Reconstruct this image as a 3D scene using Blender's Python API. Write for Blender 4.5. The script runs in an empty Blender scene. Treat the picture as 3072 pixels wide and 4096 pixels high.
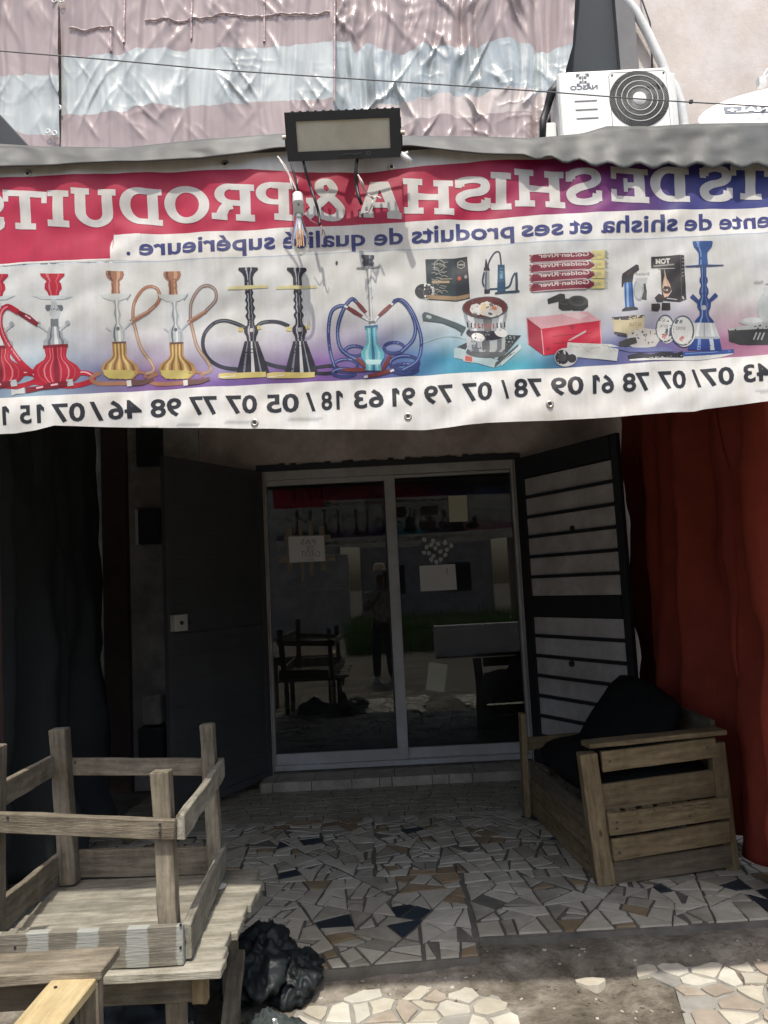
import bpy, bmesh, math, random
from mathutils import Vector, Matrix, noise
R_ = math.radians
sc = bpy.context.scene
col = sc.collection

# ------------------------------------------------------------------ camera, sky, sun, exposure
FPX = 3077.0; PITCH = math.atan(280 / FPX); ROLL = R_(2.9); CZ = 1.47
CF = Vector((0, math.cos(PITCH), math.sin(PITCH)))
u0 = Vector((0, -math.sin(PITCH), math.cos(PITCH))); r0 = Vector((1, 0, 0))
CR = math.cos(ROLL) * r0 - math.sin(ROLL) * u0
CU = math.sin(ROLL) * r0 + math.cos(ROLL) * u0
CAM = Vector((0, 0, CZ))
cam = bpy.data.cameras.new('camera'); camo = bpy.data.objects.new('camera', cam); col.objects.link(camo)
cam.sensor_fit = 'VERTICAL'; cam.angle = 2 * math.atan(2048 / FPX); cam.clip_start = 0.02; cam.clip_end = 400
camo.matrix_world = Matrix(((CR.x, CU.x, -CF.x, 0), (CR.y, CU.y, -CF.y, 0), (CR.z, CU.z, -CF.z, CZ), (0, 0, 0, 1)))
sc.camera = camo
SUN_EL = 66
w = bpy.data.worlds.new('World'); sc.world = w; w.use_nodes = True
nt = w.node_tree; nt.nodes.clear()
sky = nt.nodes.new('ShaderNodeTexSky'); sky.sky_type = 'NISHITA'; sky.sun_disc = False
sky.sun_elevation = R_(SUN_EL); sky.sun_rotation = R_(180); sky.air_density = 1.0; sky.dust_density = 4.0; sky.ozone_density = 1.0
bg = nt.nodes.new('ShaderNodeBackground'); bg.inputs[1].default_value = 0.15
wo = nt.nodes.new('ShaderNodeOutputWorld'); nt.links.new(sky.outputs[0], bg.inputs[0]); nt.links.new(bg.outputs[0], wo.inputs[0])
sl = bpy.data.lights.new('sun', 'SUN'); sl.energy = 2.9; sl.angle = R_(0.9); sl.color = (1, .95, .86)
so = bpy.data.objects.new('sun', sl); col.objects.link(so); so.rotation_euler = (R_(90 - SUN_EL), 0, 0); so.location = (0, -4, 14)
sc.view_settings.view_transform = 'Standard'; sc.view_settings.look = 'None'; sc.view_settings.gamma = 1
sc.view_settings.use_curve_mapping = False; sc.view_settings.exposure = 0.6
sc.cycles.max_bounces = 8; sc.cycles.transparent_max_bounces = 12

# ------------------------------------------------------------------ helpers
def ray(x, y): return CF * FPX + CR * (x - 1536) + CU * (2048 - y)
def aty(x, y, Y): d = ray(x, y); return CAM + d * (Y / d.y)
def atz(x, y, Z): d = ray(x, y); return CAM + d * ((Z - CZ) / d.z)
def interp(tab, x):
    if x <= tab[0][0]: a, b = tab[0], tab[1]
    elif x >= tab[-1][0]: a, b = tab[-2], tab[-1]
    else:
        for a, b in zip(tab, tab[1:]):
            if a[0] <= x <= b[0]: break
    return a[1] + (b[1] - a[1]) * (x - a[0]) / (b[0] - a[0])
def fbm(x, y=0, z=0, o=4): return noise.fractal(Vector((x, y, z)), 1.0, 2.0, o)
rnd = random.Random(5)

def mat(name, c, rough=.7, var=.2, vs=6, bump=0, bs=60, metal=0, stretch=(1, 1, 1), bstretch=None, c2=None, rnd_amt=0,
        attr=False, spec=.5, coat=0, trans=0, stain=0):
    m = bpy.data.materials.new(name); m.use_nodes = True; t = m.node_tree; N = t.nodes; L = t.links
    b = N['Principled BSDF']; tc = N.new('ShaderNodeTexCoord')
    mp = N.new('ShaderNodeMapping'); mp.inputs['Scale'].default_value = stretch; L.new(tc.outputs['Object'], mp.inputs[0])
    n = N.new('ShaderNodeTexNoise'); n.inputs['Scale'].default_value = vs; n.inputs['Detail'].default_value = 7; n.inputs['Roughness'].default_value = .65
    L.new(mp.outputs[0], n.inputs[0])
    rp = N.new('ShaderNodeValToRGB'); rp.color_ramp.elements[0].position = .3; rp.color_ramp.elements[1].position = .7
    if attr:
        a = N.new('ShaderNodeAttribute'); a.attribute_name = 'Col'
        lo = 1 - var
        rp.color_ramp.elements[0].color = (lo, lo * .98, lo * .94, 1); rp.color_ramp.elements[1].color = (1, 1, 1, 1)
        mx = N.new('ShaderNodeMix'); mx.data_type = 'RGBA'; mx.blend_type = 'MULTIPLY'; mx.inputs[0].default_value = 1
        L.new(a.outputs['Color'], mx.inputs[6]); L.new(rp.outputs[0], mx.inputs[7]); out = mx.outputs[2]
    else:
        lo = [max(0, v * (1 - var)) for v in c]; hi = list(c2) if c2 else [min(1, v * (1 + var)) for v in c]
        rp.color_ramp.elements[0].color = (*lo, 1); rp.color_ramp.elements[1].color = (*hi, 1); L.new(n.outputs[0], rp.inputs[0]); out = rp.outputs[0]
    if attr: L.new(n.outputs[0], rp.inputs[0])
    if stain:
        n3 = N.new('ShaderNodeTexNoise'); n3.inputs['Scale'].default_value = 2.3; n3.inputs['Detail'].default_value = 9; n3.inputs['Roughness'].default_value = .75
        L.new(tc.outputs['Object'], n3.inputs[0]); r3 = N.new('ShaderNodeValToRGB')
        r3.color_ramp.elements[0].position = .42; r3.color_ramp.elements[1].position = .6
        k = 1 - stain; r3.color_ramp.elements[0].color = (k, k * .97, k * .92, 1); r3.color_ramp.elements[1].color = (1, 1, 1, 1)
        L.new(n3.outputs[0], r3.inputs[0]); m3 = N.new('ShaderNodeMix'); m3.data_type = 'RGBA'; m3.blend_type = 'MULTIPLY'; m3.inputs[0].default_value = 1
        L.new(out, m3.inputs[6]); L.new(r3.outputs[0], m3.inputs[7]); out = m3.outputs[2]
    if 'wood' in name or 'boards' in name:          # knots and dark worn spots
        vk = N.new('ShaderNodeTexVoronoi'); vk.inputs['Scale'].default_value = 4.2; mk = N.new('ShaderNodeMapping'); mk.inputs['Scale'].default_value = (1, 2.4, 2.4); L.new(tc.outputs['Object'], mk.inputs[0]); L.new(mk.outputs[0], vk.inputs['Vector'])
        ck = N.new('ShaderNodeValToRGB'); ck.color_ramp.elements[0].position = .035; ck.color_ramp.elements[0].color = (.35, .28, .22, 1); ck.color_ramp.elements[1].position = .11; ck.color_ramp.elements[1].color = (1, 1, 1, 1); L.new(vk.outputs['Distance'], ck.inputs[0])
        xk = N.new('ShaderNodeMix'); xk.data_type = 'RGBA'; xk.blend_type = 'MULTIPLY'; xk.inputs[0].default_value = 1; L.new(out, xk.inputs[6]); L.new(ck.outputs[0], xk.inputs[7]); out = xk.outputs[2]
    if rnd_amt:
        oi = N.new('ShaderNodeObjectInfo'); mr = N.new('ShaderNodeMapRange'); mr.inputs[3].default_value = 1 - rnd_amt; mr.inputs[4].default_value = 1 + rnd_amt
        L.new(oi.outputs['Random'], mr.inputs[0]); m2 = N.new('ShaderNodeMix'); m2.data_type = 'RGBA'; m2.blend_type = 'MULTIPLY'; m2.inputs[0].default_value = 1
        cb = N.new('ShaderNodeCombineColor')
        for i in range(3): L.new(mr.outputs[0], cb.inputs[i])
        L.new(out, m2.inputs[6]); L.new(cb.outputs[0], m2.inputs[7]); out = m2.outputs[2]
    L.new(out, b.inputs['Base Color'])
    b.inputs['Roughness'].default_value = rough; b.inputs['Metallic'].default_value = metal
    b.inputs['Specular IOR Level'].default_value = spec; b.inputs['Coat Weight'].default_value = coat; b.inputs['Coat Roughness'].default_value = .08
    if bump:
        mp2 = N.new('ShaderNodeMapping'); mp2.inputs['Scale'].default_value = bstretch or stretch; L.new(tc.outputs['Object'], mp2.inputs[0])
        n2 = N.new('ShaderNodeTexNoise'); n2.inputs['Scale'].default_value = bs; n2.inputs['Detail'].default_value = 2 if bs < 10 else 5; L.new(mp2.outputs[0], n2.inputs[0])
        bp = N.new('ShaderNodeBump'); bp.inputs['Strength'].default_value = 1; bp.inputs['Distance'].default_value = bump
        L.new(n2.outputs[0], bp.inputs['Height']); L.new(bp.outputs[0], b.inputs['Normal'])
    if trans:
        tr = N.new('ShaderNodeBsdfTranslucent'); L.new(out, tr.inputs[0]); ms = N.new('ShaderNodeMixShader'); ms.inputs[0].default_value = trans
        L.new(b.outputs[0], ms.inputs[1]); L.new(tr.outputs[0], ms.inputs[2]); L.new(ms.outputs[0], N['Material Output'].inputs[0])
    return m

class MB:
    def __init__(s): s.v = []; s.f = []; s.c = []; s.cur = (1, 1, 1)
    def face(s, *ids): s.f.append(ids); s.c.append(s.cur)
    def poly(s, pts):
        i = len(s.v); s.v += [Vector(p) for p in pts]; s.face(*range(i, i + len(pts)))
    def box(s, c, d, M=None):
        i = len(s.v); c = Vector(c)
        for z in (-1, 1):
            for y in (-1, 1):
                for x in (-1, 1):
                    p = Vector((x * d[0] / 2, y * d[1] / 2, z * d[2] / 2)); s.v.append(c + (M @ p if M else p))
        for q in ((0, 2, 3, 1), (4, 5, 7, 6), (0, 1, 5, 4), (2, 6, 7, 3), (0, 4, 6, 2), (1, 3, 7, 5)): s.face(*[i + k for k in q])
    def prism(s, pts, h):            # polygon (top face) extruded along vector h
        h = Vector(h); n = len(pts); i = len(s.v); s.v += [Vector(p) for p in pts] + [Vector(p) + h for p in pts]
        s.face(*range(i, i + n)); s.face(*[i + n + k for k in reversed(range(n))])
        for k in range(n): s.face(i + k, i + n + k, i + n + (k + 1) % n, i + (k + 1) % n)
    def tube(s, pts, r, n=8, caps=True):
        pts = [Vector(p) for p in pts]; m = len(pts); i0 = len(s.v)
        rr = r if isinstance(r, (list, tuple)) else [r] * m
        ref = Vector((.31, .2, .93))
        for k, p in enumerate(pts):
            t = (pts[min(k + 1, m - 1)] - pts[max(k - 1, 0)]).normalized()
            if abs(t.dot(ref)) > .97: ref = Vector((.9, .3, .1))
            a = t.cross(ref).normalized(); b = t.cross(a)
            for j in range(n):
                th = 2 * math.pi * j / n; s.v.append(p + (a * math.cos(th) + b * math.sin(th)) * rr[k])
        for k in range(m - 1):
            for j in range(n):
                a = i0 + k * n + j; b = i0 + k * n + (j + 1) % n; s.face(a, b, b + n, a + n)
        if caps: s.face(*[i0 + j for j in reversed(range(n))]); s.face(*[i0 + (m - 1) * n + j for j in range(n)])
    def grid(s, fn, nu, nv):
        i = len(s.v)
        for b in range(nv + 1):
            for a in range(nu + 1): s.v.append(Vector(fn(a / nu, b / nv)))
        for b in range(nv):
            for a in range(nu):
                k = i + b * (nu + 1) + a; s.face(k, k + 1, k + nu + 2, k + nu + 1)
    def lathe(s, prof, n=20, M=None):   # prof (r,z)
        i = len(s.v); m = len(prof)
        for r, z in prof:
            for j in range(n):
                th = 2 * math.pi * j / n; p = Vector((r * math.cos(th), r * math.sin(th), z)); s.v.append(M @ p if M else p)
        for k in range(m - 1):
            for j in range(n):
                a = i + k * n + j; b = i + k * n + (j + 1) % n; s.face(a, b, b + n, a + n)
    def mesh(s, name, smooth=False):
        me = bpy.data.meshes.new(name); me.from_pydata([tuple(v) for v in s.v], [], s.f)
        if any(c != (1, 1, 1) for c in s.c):
            a = me.color_attributes.new('Col', 'FLOAT_COLOR', 'CORNER'); k = 0
            for p, c in zip(me.polygons, s.c):
                for _ in p.loop_indices: a.data[k].color = (*c, 1); k += 1
        if smooth: me.shade_smooth()
        me.update(); return me
    def build(s, name, m, parent=None, smooth=False, M=None, bevel=0, solid=0, seg=2):
        return link(name, s.mesh(name, smooth), m, parent, M, bevel, solid, seg)

WM = {}
def link(name, me, m, parent=None, M=None, bevel=0, solid=0, seg=2):
    o = bpy.data.objects.new(name, me); col.objects.link(o)
    if m and not me.materials: me.materials.append(m)
    M = M or Matrix()
    if parent: o.parent = parent; o.matrix_local = WM[parent.name].inverted() @ M
    else: o.matrix_world = M
    WM[o.name] = M.copy()
    if solid:
        x = o.modifiers.new('solid', 'SOLIDIFY'); x.thickness = solid; x.offset = 0
    if bevel:
        x = o.modifiers.new('bevel', 'BEVEL'); x.width = bevel; x.segments = seg; x.limit_method = 'ANGLE'
    return o
def tag(o, label=None, cat=None, group=None, kind=None):
    if label: o['label'] = label
    if cat: o['category'] = cat
    if group: o['group'] = group
    if kind: o['kind'] = kind
    return o
def thing(name, label, cat, loc, group=None):
    o = bpy.data.objects.new(name, None); col.objects.link(o); o.location = loc; o.empty_display_size = .1
    WM[o.name] = Matrix.Translation(Vector(loc)); return tag(o, label, cat, group)
def plank(name, p0, p1, side, up_size, m, parent, up=(0, 0, 1), seg=7, jit=.0016, taper=0):
    """sawn board from p0 to p1: local X runs along the grain"""
    p0, p1 = Vector(p0), Vector(p1); x = (p1 - p0); ln = x.length; x.normalize()
    up = Vector(up); y = up.cross(x).normalized(); z = x.cross(y)
    b = MB(); rr = random.Random(rnd.random()); o = [rr.uniform(-9, 9) for _ in range(3)]
    ring = [(-1, -1), (0, -1.0), (1, -1), (1, 1), (0, 1.0), (-1, 1)]
    for k in range(seg + 1):
        xx = -ln / 2 + ln * k / seg
        for a, c in ring:
            j = lambda q: fbm(xx * 9 + o[0], a * .7 + q, c * .7 + o[1], 3) * jit * 1.6
            e = fbm(a * 3 + o[2], c * 3, k, 2) * jit * 2 if k in (0, seg) else 0
            b.v.append(Vector((xx + e, a * side / 2 + j(0), c * up_size / 2 + j(5))))
    n = len(ring)
    for k in range(seg):
        for j in range(n): a = k * n + j; c = k * n + (j + 1) % n; b.face(a, a + n, c + n, c)
    b.face(*range(n)); b.face(*[seg * n + j for j in reversed(range(n))])
    c0 = (p0 + p1) / 2
    M = Matrix(((x.x, y.x, z.x, c0.x), (x.y, y.y, z.y, c0.y), (x.z, y.z, z.z, c0.z), (0, 0, 0, 1)))
    return b.build(name, m, parent, M=M, bevel=min(.003, up_size * .12, side * .12), seg=1)
def text_geo(s, bold=.02):
    cu = bpy.data.curves.new('t', 'FONT'); cu.body = s; cu.offset = bold; cu.resolution_u = 3
    o = bpy.data.objects.new('t', cu); col.objects.link(o); dg = bpy.context.evaluated_depsgraph_get(); dg.update()
    me = bpy.data.meshes.new_from_object(o.evaluated_get(dg)); v = [(p.co.x, p.co.y) for p in me.vertices]; f = [tuple(p.vertices) for p in me.polygons]
    bpy.data.objects.remove(o); bpy.data.curves.remove(cu); bpy.data.meshes.remove(me); return v, f

# ------------------------------------------------------------------ materials
M_wall = mat('plaster', (.60, .555, .535), .9, .08, 3, .002, 45, stain=.12)
M_wall_lo = mat('plaster_low', (.62, .54, .50), .9, .15, 3, .002, 45, stain=.3)
M_whitewall = mat('old_whitewash', (.52, .51, .48), .9, .2, 5, .002, 50, stain=.4)
M_darkpaint = mat('dark_paint', (.022, .026, .03), .6, .25, 4, .0006, 50)
M_navy = mat('dark_opening', (.012, .02, .027), .7, .2, 3)
M_greypost = mat('grey_post', (.13, .13, .135), .7, .15, 5)
M_alu = mat('white_aluminium', (.46, .47, .47), .38, .1, 5, spec=.5, stain=.2)
M_dark_metal = mat('dark_door_metal', (.05, .052, .053), .55, .2, 3, .0005, 30)
M_bar = mat('door_bar_black', (.018, .019, .021), .5, .2, 9)
M_sheet = mat('pale_sheet', (.56, .53, .51), .6, .1, 3, .001, 8, stain=.3, rnd_amt=.05)
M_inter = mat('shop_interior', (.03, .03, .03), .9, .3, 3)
M_awn = mat('awning_grey', (.115, .122, .118), .55, .15, 2, .004, 7, stain=.2, trans=.2)
M_awn_in = mat('awning_frame', (.10, .10, .10), .6, .2)
M_print = mat('print_ink', (1, 1, 1), .5, .16, 26, .0008, 5, stretch=(1, 1, .06), bstretch=(1, 1, 1), attr=True, spec=.35, stain=.14, trans=.2)
M_wood = mat('weathered_wood', (.225, .195, .145), .85, .42, 7, .0022, 22, stretch=(1.0, 9, 9), bstretch=(1.2, 12, 12), rnd_amt=.2, stain=.45, spec=.25)
M_wood_w = mat('bleached_boards', (.29, .275, .225), .85, .35, 7, .0022, 22, stretch=(1.0, 9, 9), bstretch=(1.2, 12, 12), rnd_amt=.16, stain=.42, spec=.25)
M_wood_y = mat('fresh_yellow_wood', (.44, .35, .19), .75, .25, 6, .002, 20, stretch=(1, 8, 8), bstretch=(2, 8, 8), rnd_amt=.06, stain=.2, spec=.3)
M_pallet = mat('pallet_wood', (.225, .17, .095), .8, .38, 6, .002, 20, stretch=(1, 9, 9), bstretch=(1.2, 10, 10), rnd_amt=.16, stain=.35, spec=.25)
M_pallet_d = mat('dark_pallet_wood', (.13, .105, .07), .85, .4, 6, .002, 20, stretch=(1, 9, 9), rnd_amt=.1, stain=.3)
M_cush = mat('black_cushion', (.009, .0095, .0095), .95, .25, 12, .0015, 160, spec=.12)
M_red = mat('red_curtain', (.27, .048, .029), .8, .15, 5, .0012, 90, spec=.15, trans=.10)
M_black = mat('black_drape', (.016, .021, .023), .75, .25, 4, .002, 30)
M_brown = mat('brown_drape', (.09, .06, .05), .8, .2, 5, .002, 30)
M_bag = mat('black_bag', (.014, .018, .019), .5, .4, 8, .004, 14, spec=.28)
M_clear = mat('clear_bag', (.05, .06, .06), .16, .5, 9, .006, 26, spec=.8)
M_ac = mat('ac_white', (.84, .84, .82), .42, .04, 4, stain=.06)
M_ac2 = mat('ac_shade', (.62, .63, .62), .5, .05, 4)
M_dk = mat('dark_cavity', (.02, .02, .022), .6, .1)
M_hub = mat('white_hub', (.8, .8, .78), .4, .03)
M_grill = mat('grille_grey', (.26, .26, .25), .5, .1)
M_ring = mat('grille_ring', (.62, .62, .6), .45, .05)
M_logo = mat('logo_blue_grey', (.11, .13, .17), .5, .05)
M_white = mat('white_print', (.75, .75, .73), .5, .05)
M_black_p = mat('black_print', (.03, .03, .035), .5, .05)
M_pipe = mat('white_conduit', (.62, .63, .62), .45, .1, 6, .003, 60)
M_cable = mat('black_cable', (.02, .02, .022), .5, .1)
M_lamp = mat('lamp_black', (.035, .038, .042), .42, .2, 8, stain=.2)
M_lens = mat('lamp_frosted_glass', (.52, .50, .41), .28, .1, 9, coat=.3, stain=.15)
M_steel = mat('screw_steel', (.5, .46, .38), .35, .1, metal=1)
M_porc = mat('socket_porcelain', (.62, .63, .60), .35, .1, 12, coat=.3)
M_wire_w = mat('wire_white', (.55, .5, .46), .5, .2)
M_wire_r = mat('wire_reddish', (.30, .16, .14), .5, .2)
M_fil = mat('filament_amber', (.75, .42, .2), .5, .1)
M_paper = mat('white_paper', (.60, .60, .57), .8, .06, 9)
M_paper_y = mat('yellowed_paper', (.50, .49, .36), .8, .06, 9)
M_tape = mat('tan_tape', (.17, .14, .095), .6, .2, 12)
M_decal = mat('pale_decal', (.45, .46, .42), .7, .05)
M_ink = mat('faded_ink', (.20, .20, .22), .8, .05)
M_lock = mat('lock_box', (.40, .39, .34), .5, .15, 9)
M_step = mat('step_tile', (.40, .37, .31), .6, .2, 6, .001, 30, rnd_amt=.1, stain=.35)
M_grout = mat('grout', (.115, .108, .092), .95, .35, 8, .004, 70)
M_grout_p = mat('pale_mortar', (.26, .25, .22), .95, .25, 9, .004, 60)
M_tiles = [mat('mosaic_pale', (.46, .44, .37), .5, .14, 14, .0007, 60, rnd_amt=.13, stain=.2),
           mat('mosaic_tan', (.26, .20, .125), .6, .2, 12, .0007, 60, rnd_amt=.18, stain=.2),
           mat('mosaic_navy', (.022, .032, .043), .5, .2, 12, .0006, 60, rnd_amt=.2),
           mat('mosaic_grey', (.31, .295, .245), .6, .2, 12, .0008, 60, rnd_amt=.15, stain=.2)]
M_pave = [mat('paving_cream', (.47, .44, .36), .75, .12, 14, .0012, 50, rnd_amt=.1, stain=.2),
          mat('paving_white', (.53, .51, .44), .7, .1, 14, .0012, 50, rnd_amt=.08, stain=.2),
          mat('paving_beige', (.36, .31, .25), .8, .15, 12, .0015, 50, rnd_amt=.1, stain=.25)]
M_olive = mat('back_mosaic', (.29, .275, .22), .7, .25, 9, .001, 40, rnd_amt=.2, stain=.25)
M_dirt = mat('dirt', (.18, .155, .12), .95, .4, 7, .016, 34, stain=.45, spec=.15, c2=(.33, .30, .25))
M_road = mat('street', (.16, .14, .11), .95, .3, 1.5, .012, 20, stain=.3, spec=.2)

# ------------------------------------------------------------------ ground, porch, paving
b = MB(); b.poly([(-150, -150, -.12), (150, -150, -.12), (150, 150, -.12), (-150, 150, -.12)])
tag(b.build('street_ground', M_road), kind='structure')
b = MB()
def dirt_fn(u, v):
    x = -2.3 + 5 * u; y = 1.0 + 2.55 * v
    z = -.070 + .011 * fbm(x * 2.2, y * 2.2, 3, 5) + .007 * fbm(x * 11, y * 11, 1, 4) - .006 * (1 - abs(noise.noise(Vector((x * 4.5, y * 4.5, 8))))) ** 10
    z += .042 * max(0, min(1, (y - 3.02 - .06 * max(0, min(1, (x - .3) * 8))) / .14)) + .012 * math.exp(-((x - .62 - .35 * (3.0 - y)) / .06) ** 2) * 0
    z -= .028 * math.exp(-((x - .72 + .42 * (y - 3.0)) / .035) ** 2) * (1 if 2.6 < y < 3.15 else .3)
    return (x, y, min(z, -.02))
b.grid(dirt_fn, 170, 100)
tag(b.build('dirt_strip', M_dirt, smooth=True), kind='structure')

def clip_poly(poly, p, n):      # keep side where (q-p).n >= 0
    out = []
    for a, c in zip(poly, poly[1:] + poly[:1]):
        da = (a - p).dot(n); dc = (c - p).dot(n)
        if da >= 0: out.append(a)
        if (da >= 0) != (dc >= 0): out.append(a + (c - a) * (da / (da - dc)))
    return out
def area(p): return abs(sum(a.x * c.y - c.x * a.y for a, c in zip(p, p[1:] + p[:1]))) / 2
def cen(p): s = Vector((0, 0)); [s.__iadd__(q) for q in p]; return s / len(p)
def inset(p, d):
    if sum(a.x * c.y - c.x * a.y for a, c in zip(p, p[1:] + p[:1])) < 0: p = p[::-1]
    q = list(p)
    for a, c in zip(p, p[1:] + p[:1]):
        e = c - a
        if e.length < 1e-5: continue
        n = Vector((-e.y, e.x)).normalized(); q = clip_poly(q, a + n * d, n)
        if len(q) < 3: return None
    r = []
    for v in q:
        if not r or (v - r[-1]).length > .003: r.append(v)
    return r if len(r) >= 3 else None
def shatter(poly, amin, amax, rr):
    A = area(poly)
    if A < rr.uniform(amin, amax) or A < amin: return [poly]
    # long axis from the polygon's spread
    c = cen(poly); ang = max(((q - c).length, math.atan2((q - c).y, (q - c).x)) for q in poly)[1]
    best = max(((y - x).length, math.atan2((y - x).y, (y - x).x)) for x, y in zip(poly, poly[1:] + poly[:1]))
    th = best[1] + math.pi / 2 + rr.gauss(0, .15) + (math.pi / 5 * rr.choice((-1, 1)) if rr.random() < .13 else 0)
    n = Vector((-math.sin(th), math.cos(th))); p = c + Vector((rr.uniform(-.25, .25), rr.uniform(-.25, .25))) * math.sqrt(A)
    a = clip_poly(poly, p, n); d = clip_poly(poly, p, -n)
    if len(a) < 3 or len(d) < 3: return [poly]
    return shatter(a, amin, amax, rr) + shatter(d, amin, amax, rr)
def slab_mesh(p, z0, z1, ch=.002):
    b = MB(); n = len(p); top = inset(p, ch) or p
    if len(top) != n: top = p
    i = 0; b.v = [Vector((q.x, q.y, z0)) for q in p] + [Vector((q.x, q.y, z1 - ch * .7)) for q in p] + [Vector((q.x, q.y, z1)) for q in top]
    for k in range(n):
        k2 = (k + 1) % n
        b.face(k, k2, n + k2, n + k); b.face(n + k, n + k2, 2 * n + k2, 2 * n + k)
    b.face(*range(2 * n, 3 * n)); return b
def ccw(p): return p if sum(a.x * c.y - c.x * a.y for a, c in zip(p, p[1:] + p[:1])) > 0 else p[::-1]
V2 = lambda x, y: Vector((x, y))

# porch slab
edge = [(-2.6, 3.02), (-.373, 3.096), (.285, 3.145), (.30, 3.30), (.47, 3.285), (1.111, 3.315), (1.506, 3.335), (2.6, 3.36)]
top = [V2(*e) for e in edge] + [V2(2.6, 6.0), V2(-2.6, 6.0)]
b = MB(); b.prism([(p.x, p.y, -.003) for p in reversed(top)], (0, 0, -.15))
porch = tag(b.build('porch_floor', M_grout), kind='structure')
rr = random.Random(11); tiles = []
domains = [[V2(-1.9, 3.055), V2(-.373, 3.10), V2(.285, 3.15), V2(.285, 4.0), V2(-1.9, 4.0)],
           [V2(.30, 3.31), V2(1.111, 3.32), V2(2.2, 3.36), V2(2.2, 4.0), V2(.30, 4.0)],
           [V2(-1.9, 4.0), V2(2.2, 4.0), V2(2.2, 5.0), V2(-1.9, 5.0)]]
for k, d in enumerate(domains):
    for q in shatter(d, .005, .021 if k < 2 else .018, rr):
        q = [v + V2(rr.uniform(-.007, .007), rr.uniform(-.007, .007)) for v in q] if min(v.y for v in q) > 3.4 else q
        if len(q) > 4 and rr.random() < .3: q.pop(rr.randrange(len(q)))
        q = inset(q, rr.uniform(.0028, .0075))
        if q and area(q) > .0006:
            if rr.random() < .35 and area(q) < .006: q2 = inset(q, .006); q = q2 or q
            tiles.append(ccw(q))
def project_size(c, A): return math.sqrt(A) / (c.y ** 1.5)
def visible(c): return -1.05 < c.x < c.y * .56
def seen(c): return visible(c) and not (c.x > 1.03 and c.y > 3.85 - .1) and not (c.x < -.45 and c.y < 3.4)
tiles.sort(key=lambda p: -(project_size(cen(p), area(p)) + (10 if seen(cen(p)) else 0)))
stuff = [MB() for _ in range(4)]
for k, p in enumerate(tiles):
    c = cen(p); x = rr.random()
    x = fbm(c.x * 1.7, c.y * 2.1, 7, 2) * .5 + x
    kind = 1 if x > .93 else (2 if x < -.02 else (3 if x < .24 else 0))
    z1 = .004 + rr.uniform(-.0012, .0015)
    if k < 296:                                   # chipped, not quite straight edges
        p2 = []
        for a_, d_ in zip(p, p[1:] + p[:1]):
            p2.append(a_)
            if (d_ - a_).length > .045: t_ = rr.uniform(.3, .7); e_ = (d_ - a_).normalized(); p2.append(a_.lerp(d_, t_) + V2(-e_.y, e_.x) * rr.uniform(-.0008, .0028))
        p = p2
    bb = slab_mesh(p, -.02, z1)
    if k < 296: bb.build('tile', M_tiles[kind], porch)
    else:
        s = stuff[kind]; i = len(s.v); s.v += bb.v
        for f in bb.f: s.face(*[i + q for q in f])
for s, m in zip(stuff, M_tiles):
    if s.v: s.build('tile_remainder', m, porch)['kind'] = 'stuff'
def voronoi(pts, rng):
    out = []
    for i, p in enumerate(pts):
        cell = [p + V2(-rng, -rng), p + V2(rng, -rng), p + V2(rng, rng), p + V2(-rng, rng)]
        for j, q in enumerate(pts):
            if i != j and (q - p).length < 2.6 * rng:
                cell = clip_poly(cell, (p + q) / 2, (p - q).normalized())
                if len(cell) < 3: break
        if len(cell) >= 3: out.append(cell)
    return out
pts = [V2(-1.7 + .105 * i + rr.uniform(-.04, .04) + (.05 if j % 2 else 0), 5.06 + .095 * j + rr.uniform(-.035, .035)) for i in range(36) for j in range(9)]
s = MB()
for c in voronoi(pts, .12):
    q = inset(c, .0045)
    if q:
        bb = slab_mesh(ccw(q), -.02, .002 + rr.uniform(-.001, .001), .001); i = len(s.v); s.v += bb.v
        for f in bb.f: s.face(*[i + k for k in f])
s.build('pebble_mosaic', M_olive, porch)['kind'] = 'stuff'
# lower crazy paving, two patches
def patch(outline, name, spacing, seed):
    rr = random.Random(seed)
    b = MB(); b.prism([(p.x, p.y, -.066) for p in outline], (0, 0, -.08))
    base = tag(b.build(name, M_grout_p), kind='structure')
    xs = [p.x for p in outline]; ys = [p.y for p in outline]; pts = []
    y = min(ys); r = 0
    while y < max(ys) + .05:
        x = min(xs) + (spacing / 2 if r % 2 else 0)
        while x < max(xs) + .05:
            pts.append(V2(x + rr.uniform(-.45, .45) * spacing, y + rr.uniform(-.42, .42) * spacing)); x += spacing
        y += spacing * .8; r += 1
    def inside(q):
        k = False
        for a, c in zip(outline, outline[1:] + outline[:1]):
            if (a.y > q.y) != (c.y > q.y) and q.x < (c.x - a.x) * (q.y - a.y) / (c.y - a.y) + a.x: k = not k
        return k
    for c in voronoi(pts, spacing * 1.3):
        ct = cen(c)
        if not inside(ct) or rr.random() < .04: continue
        q = inset(c, rr.uniform(.005, .010))
        if not q or area(q) < .0008: continue
        q2 = []                                    # chipped, uneven outline
        for a, d in zip(q, q[1:] + q[:1]):
            q2.append(a + V2(rr.uniform(-.004, .004), rr.uniform(-.004, .004)))
            if (d - a).length > .05: q2.append((a + d) / 2 + V2(rr.uniform(-.005, .005), rr.uniform(-.005, .005)))
        slab_mesh(ccw(q2), -.085, -.058 + rr.uniform(-.002, .002), .0025).build('paving_stone', M_pave[rr.choice([0, 0, 1, 1, 2])], base)
patch([V2(*p) for p in [(-.45, 1.7), (-.43, 2.86), (-.41, 2.95), (-.3, 2.985), (-.1, 3.04), (.2, 3.06), (.33, 2.98), (.37, 2.84), (.34, 2.6), (.42, 2.2), (.5, 1.7)]][::-1], 'crazy_paving', .105, 3)
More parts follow.
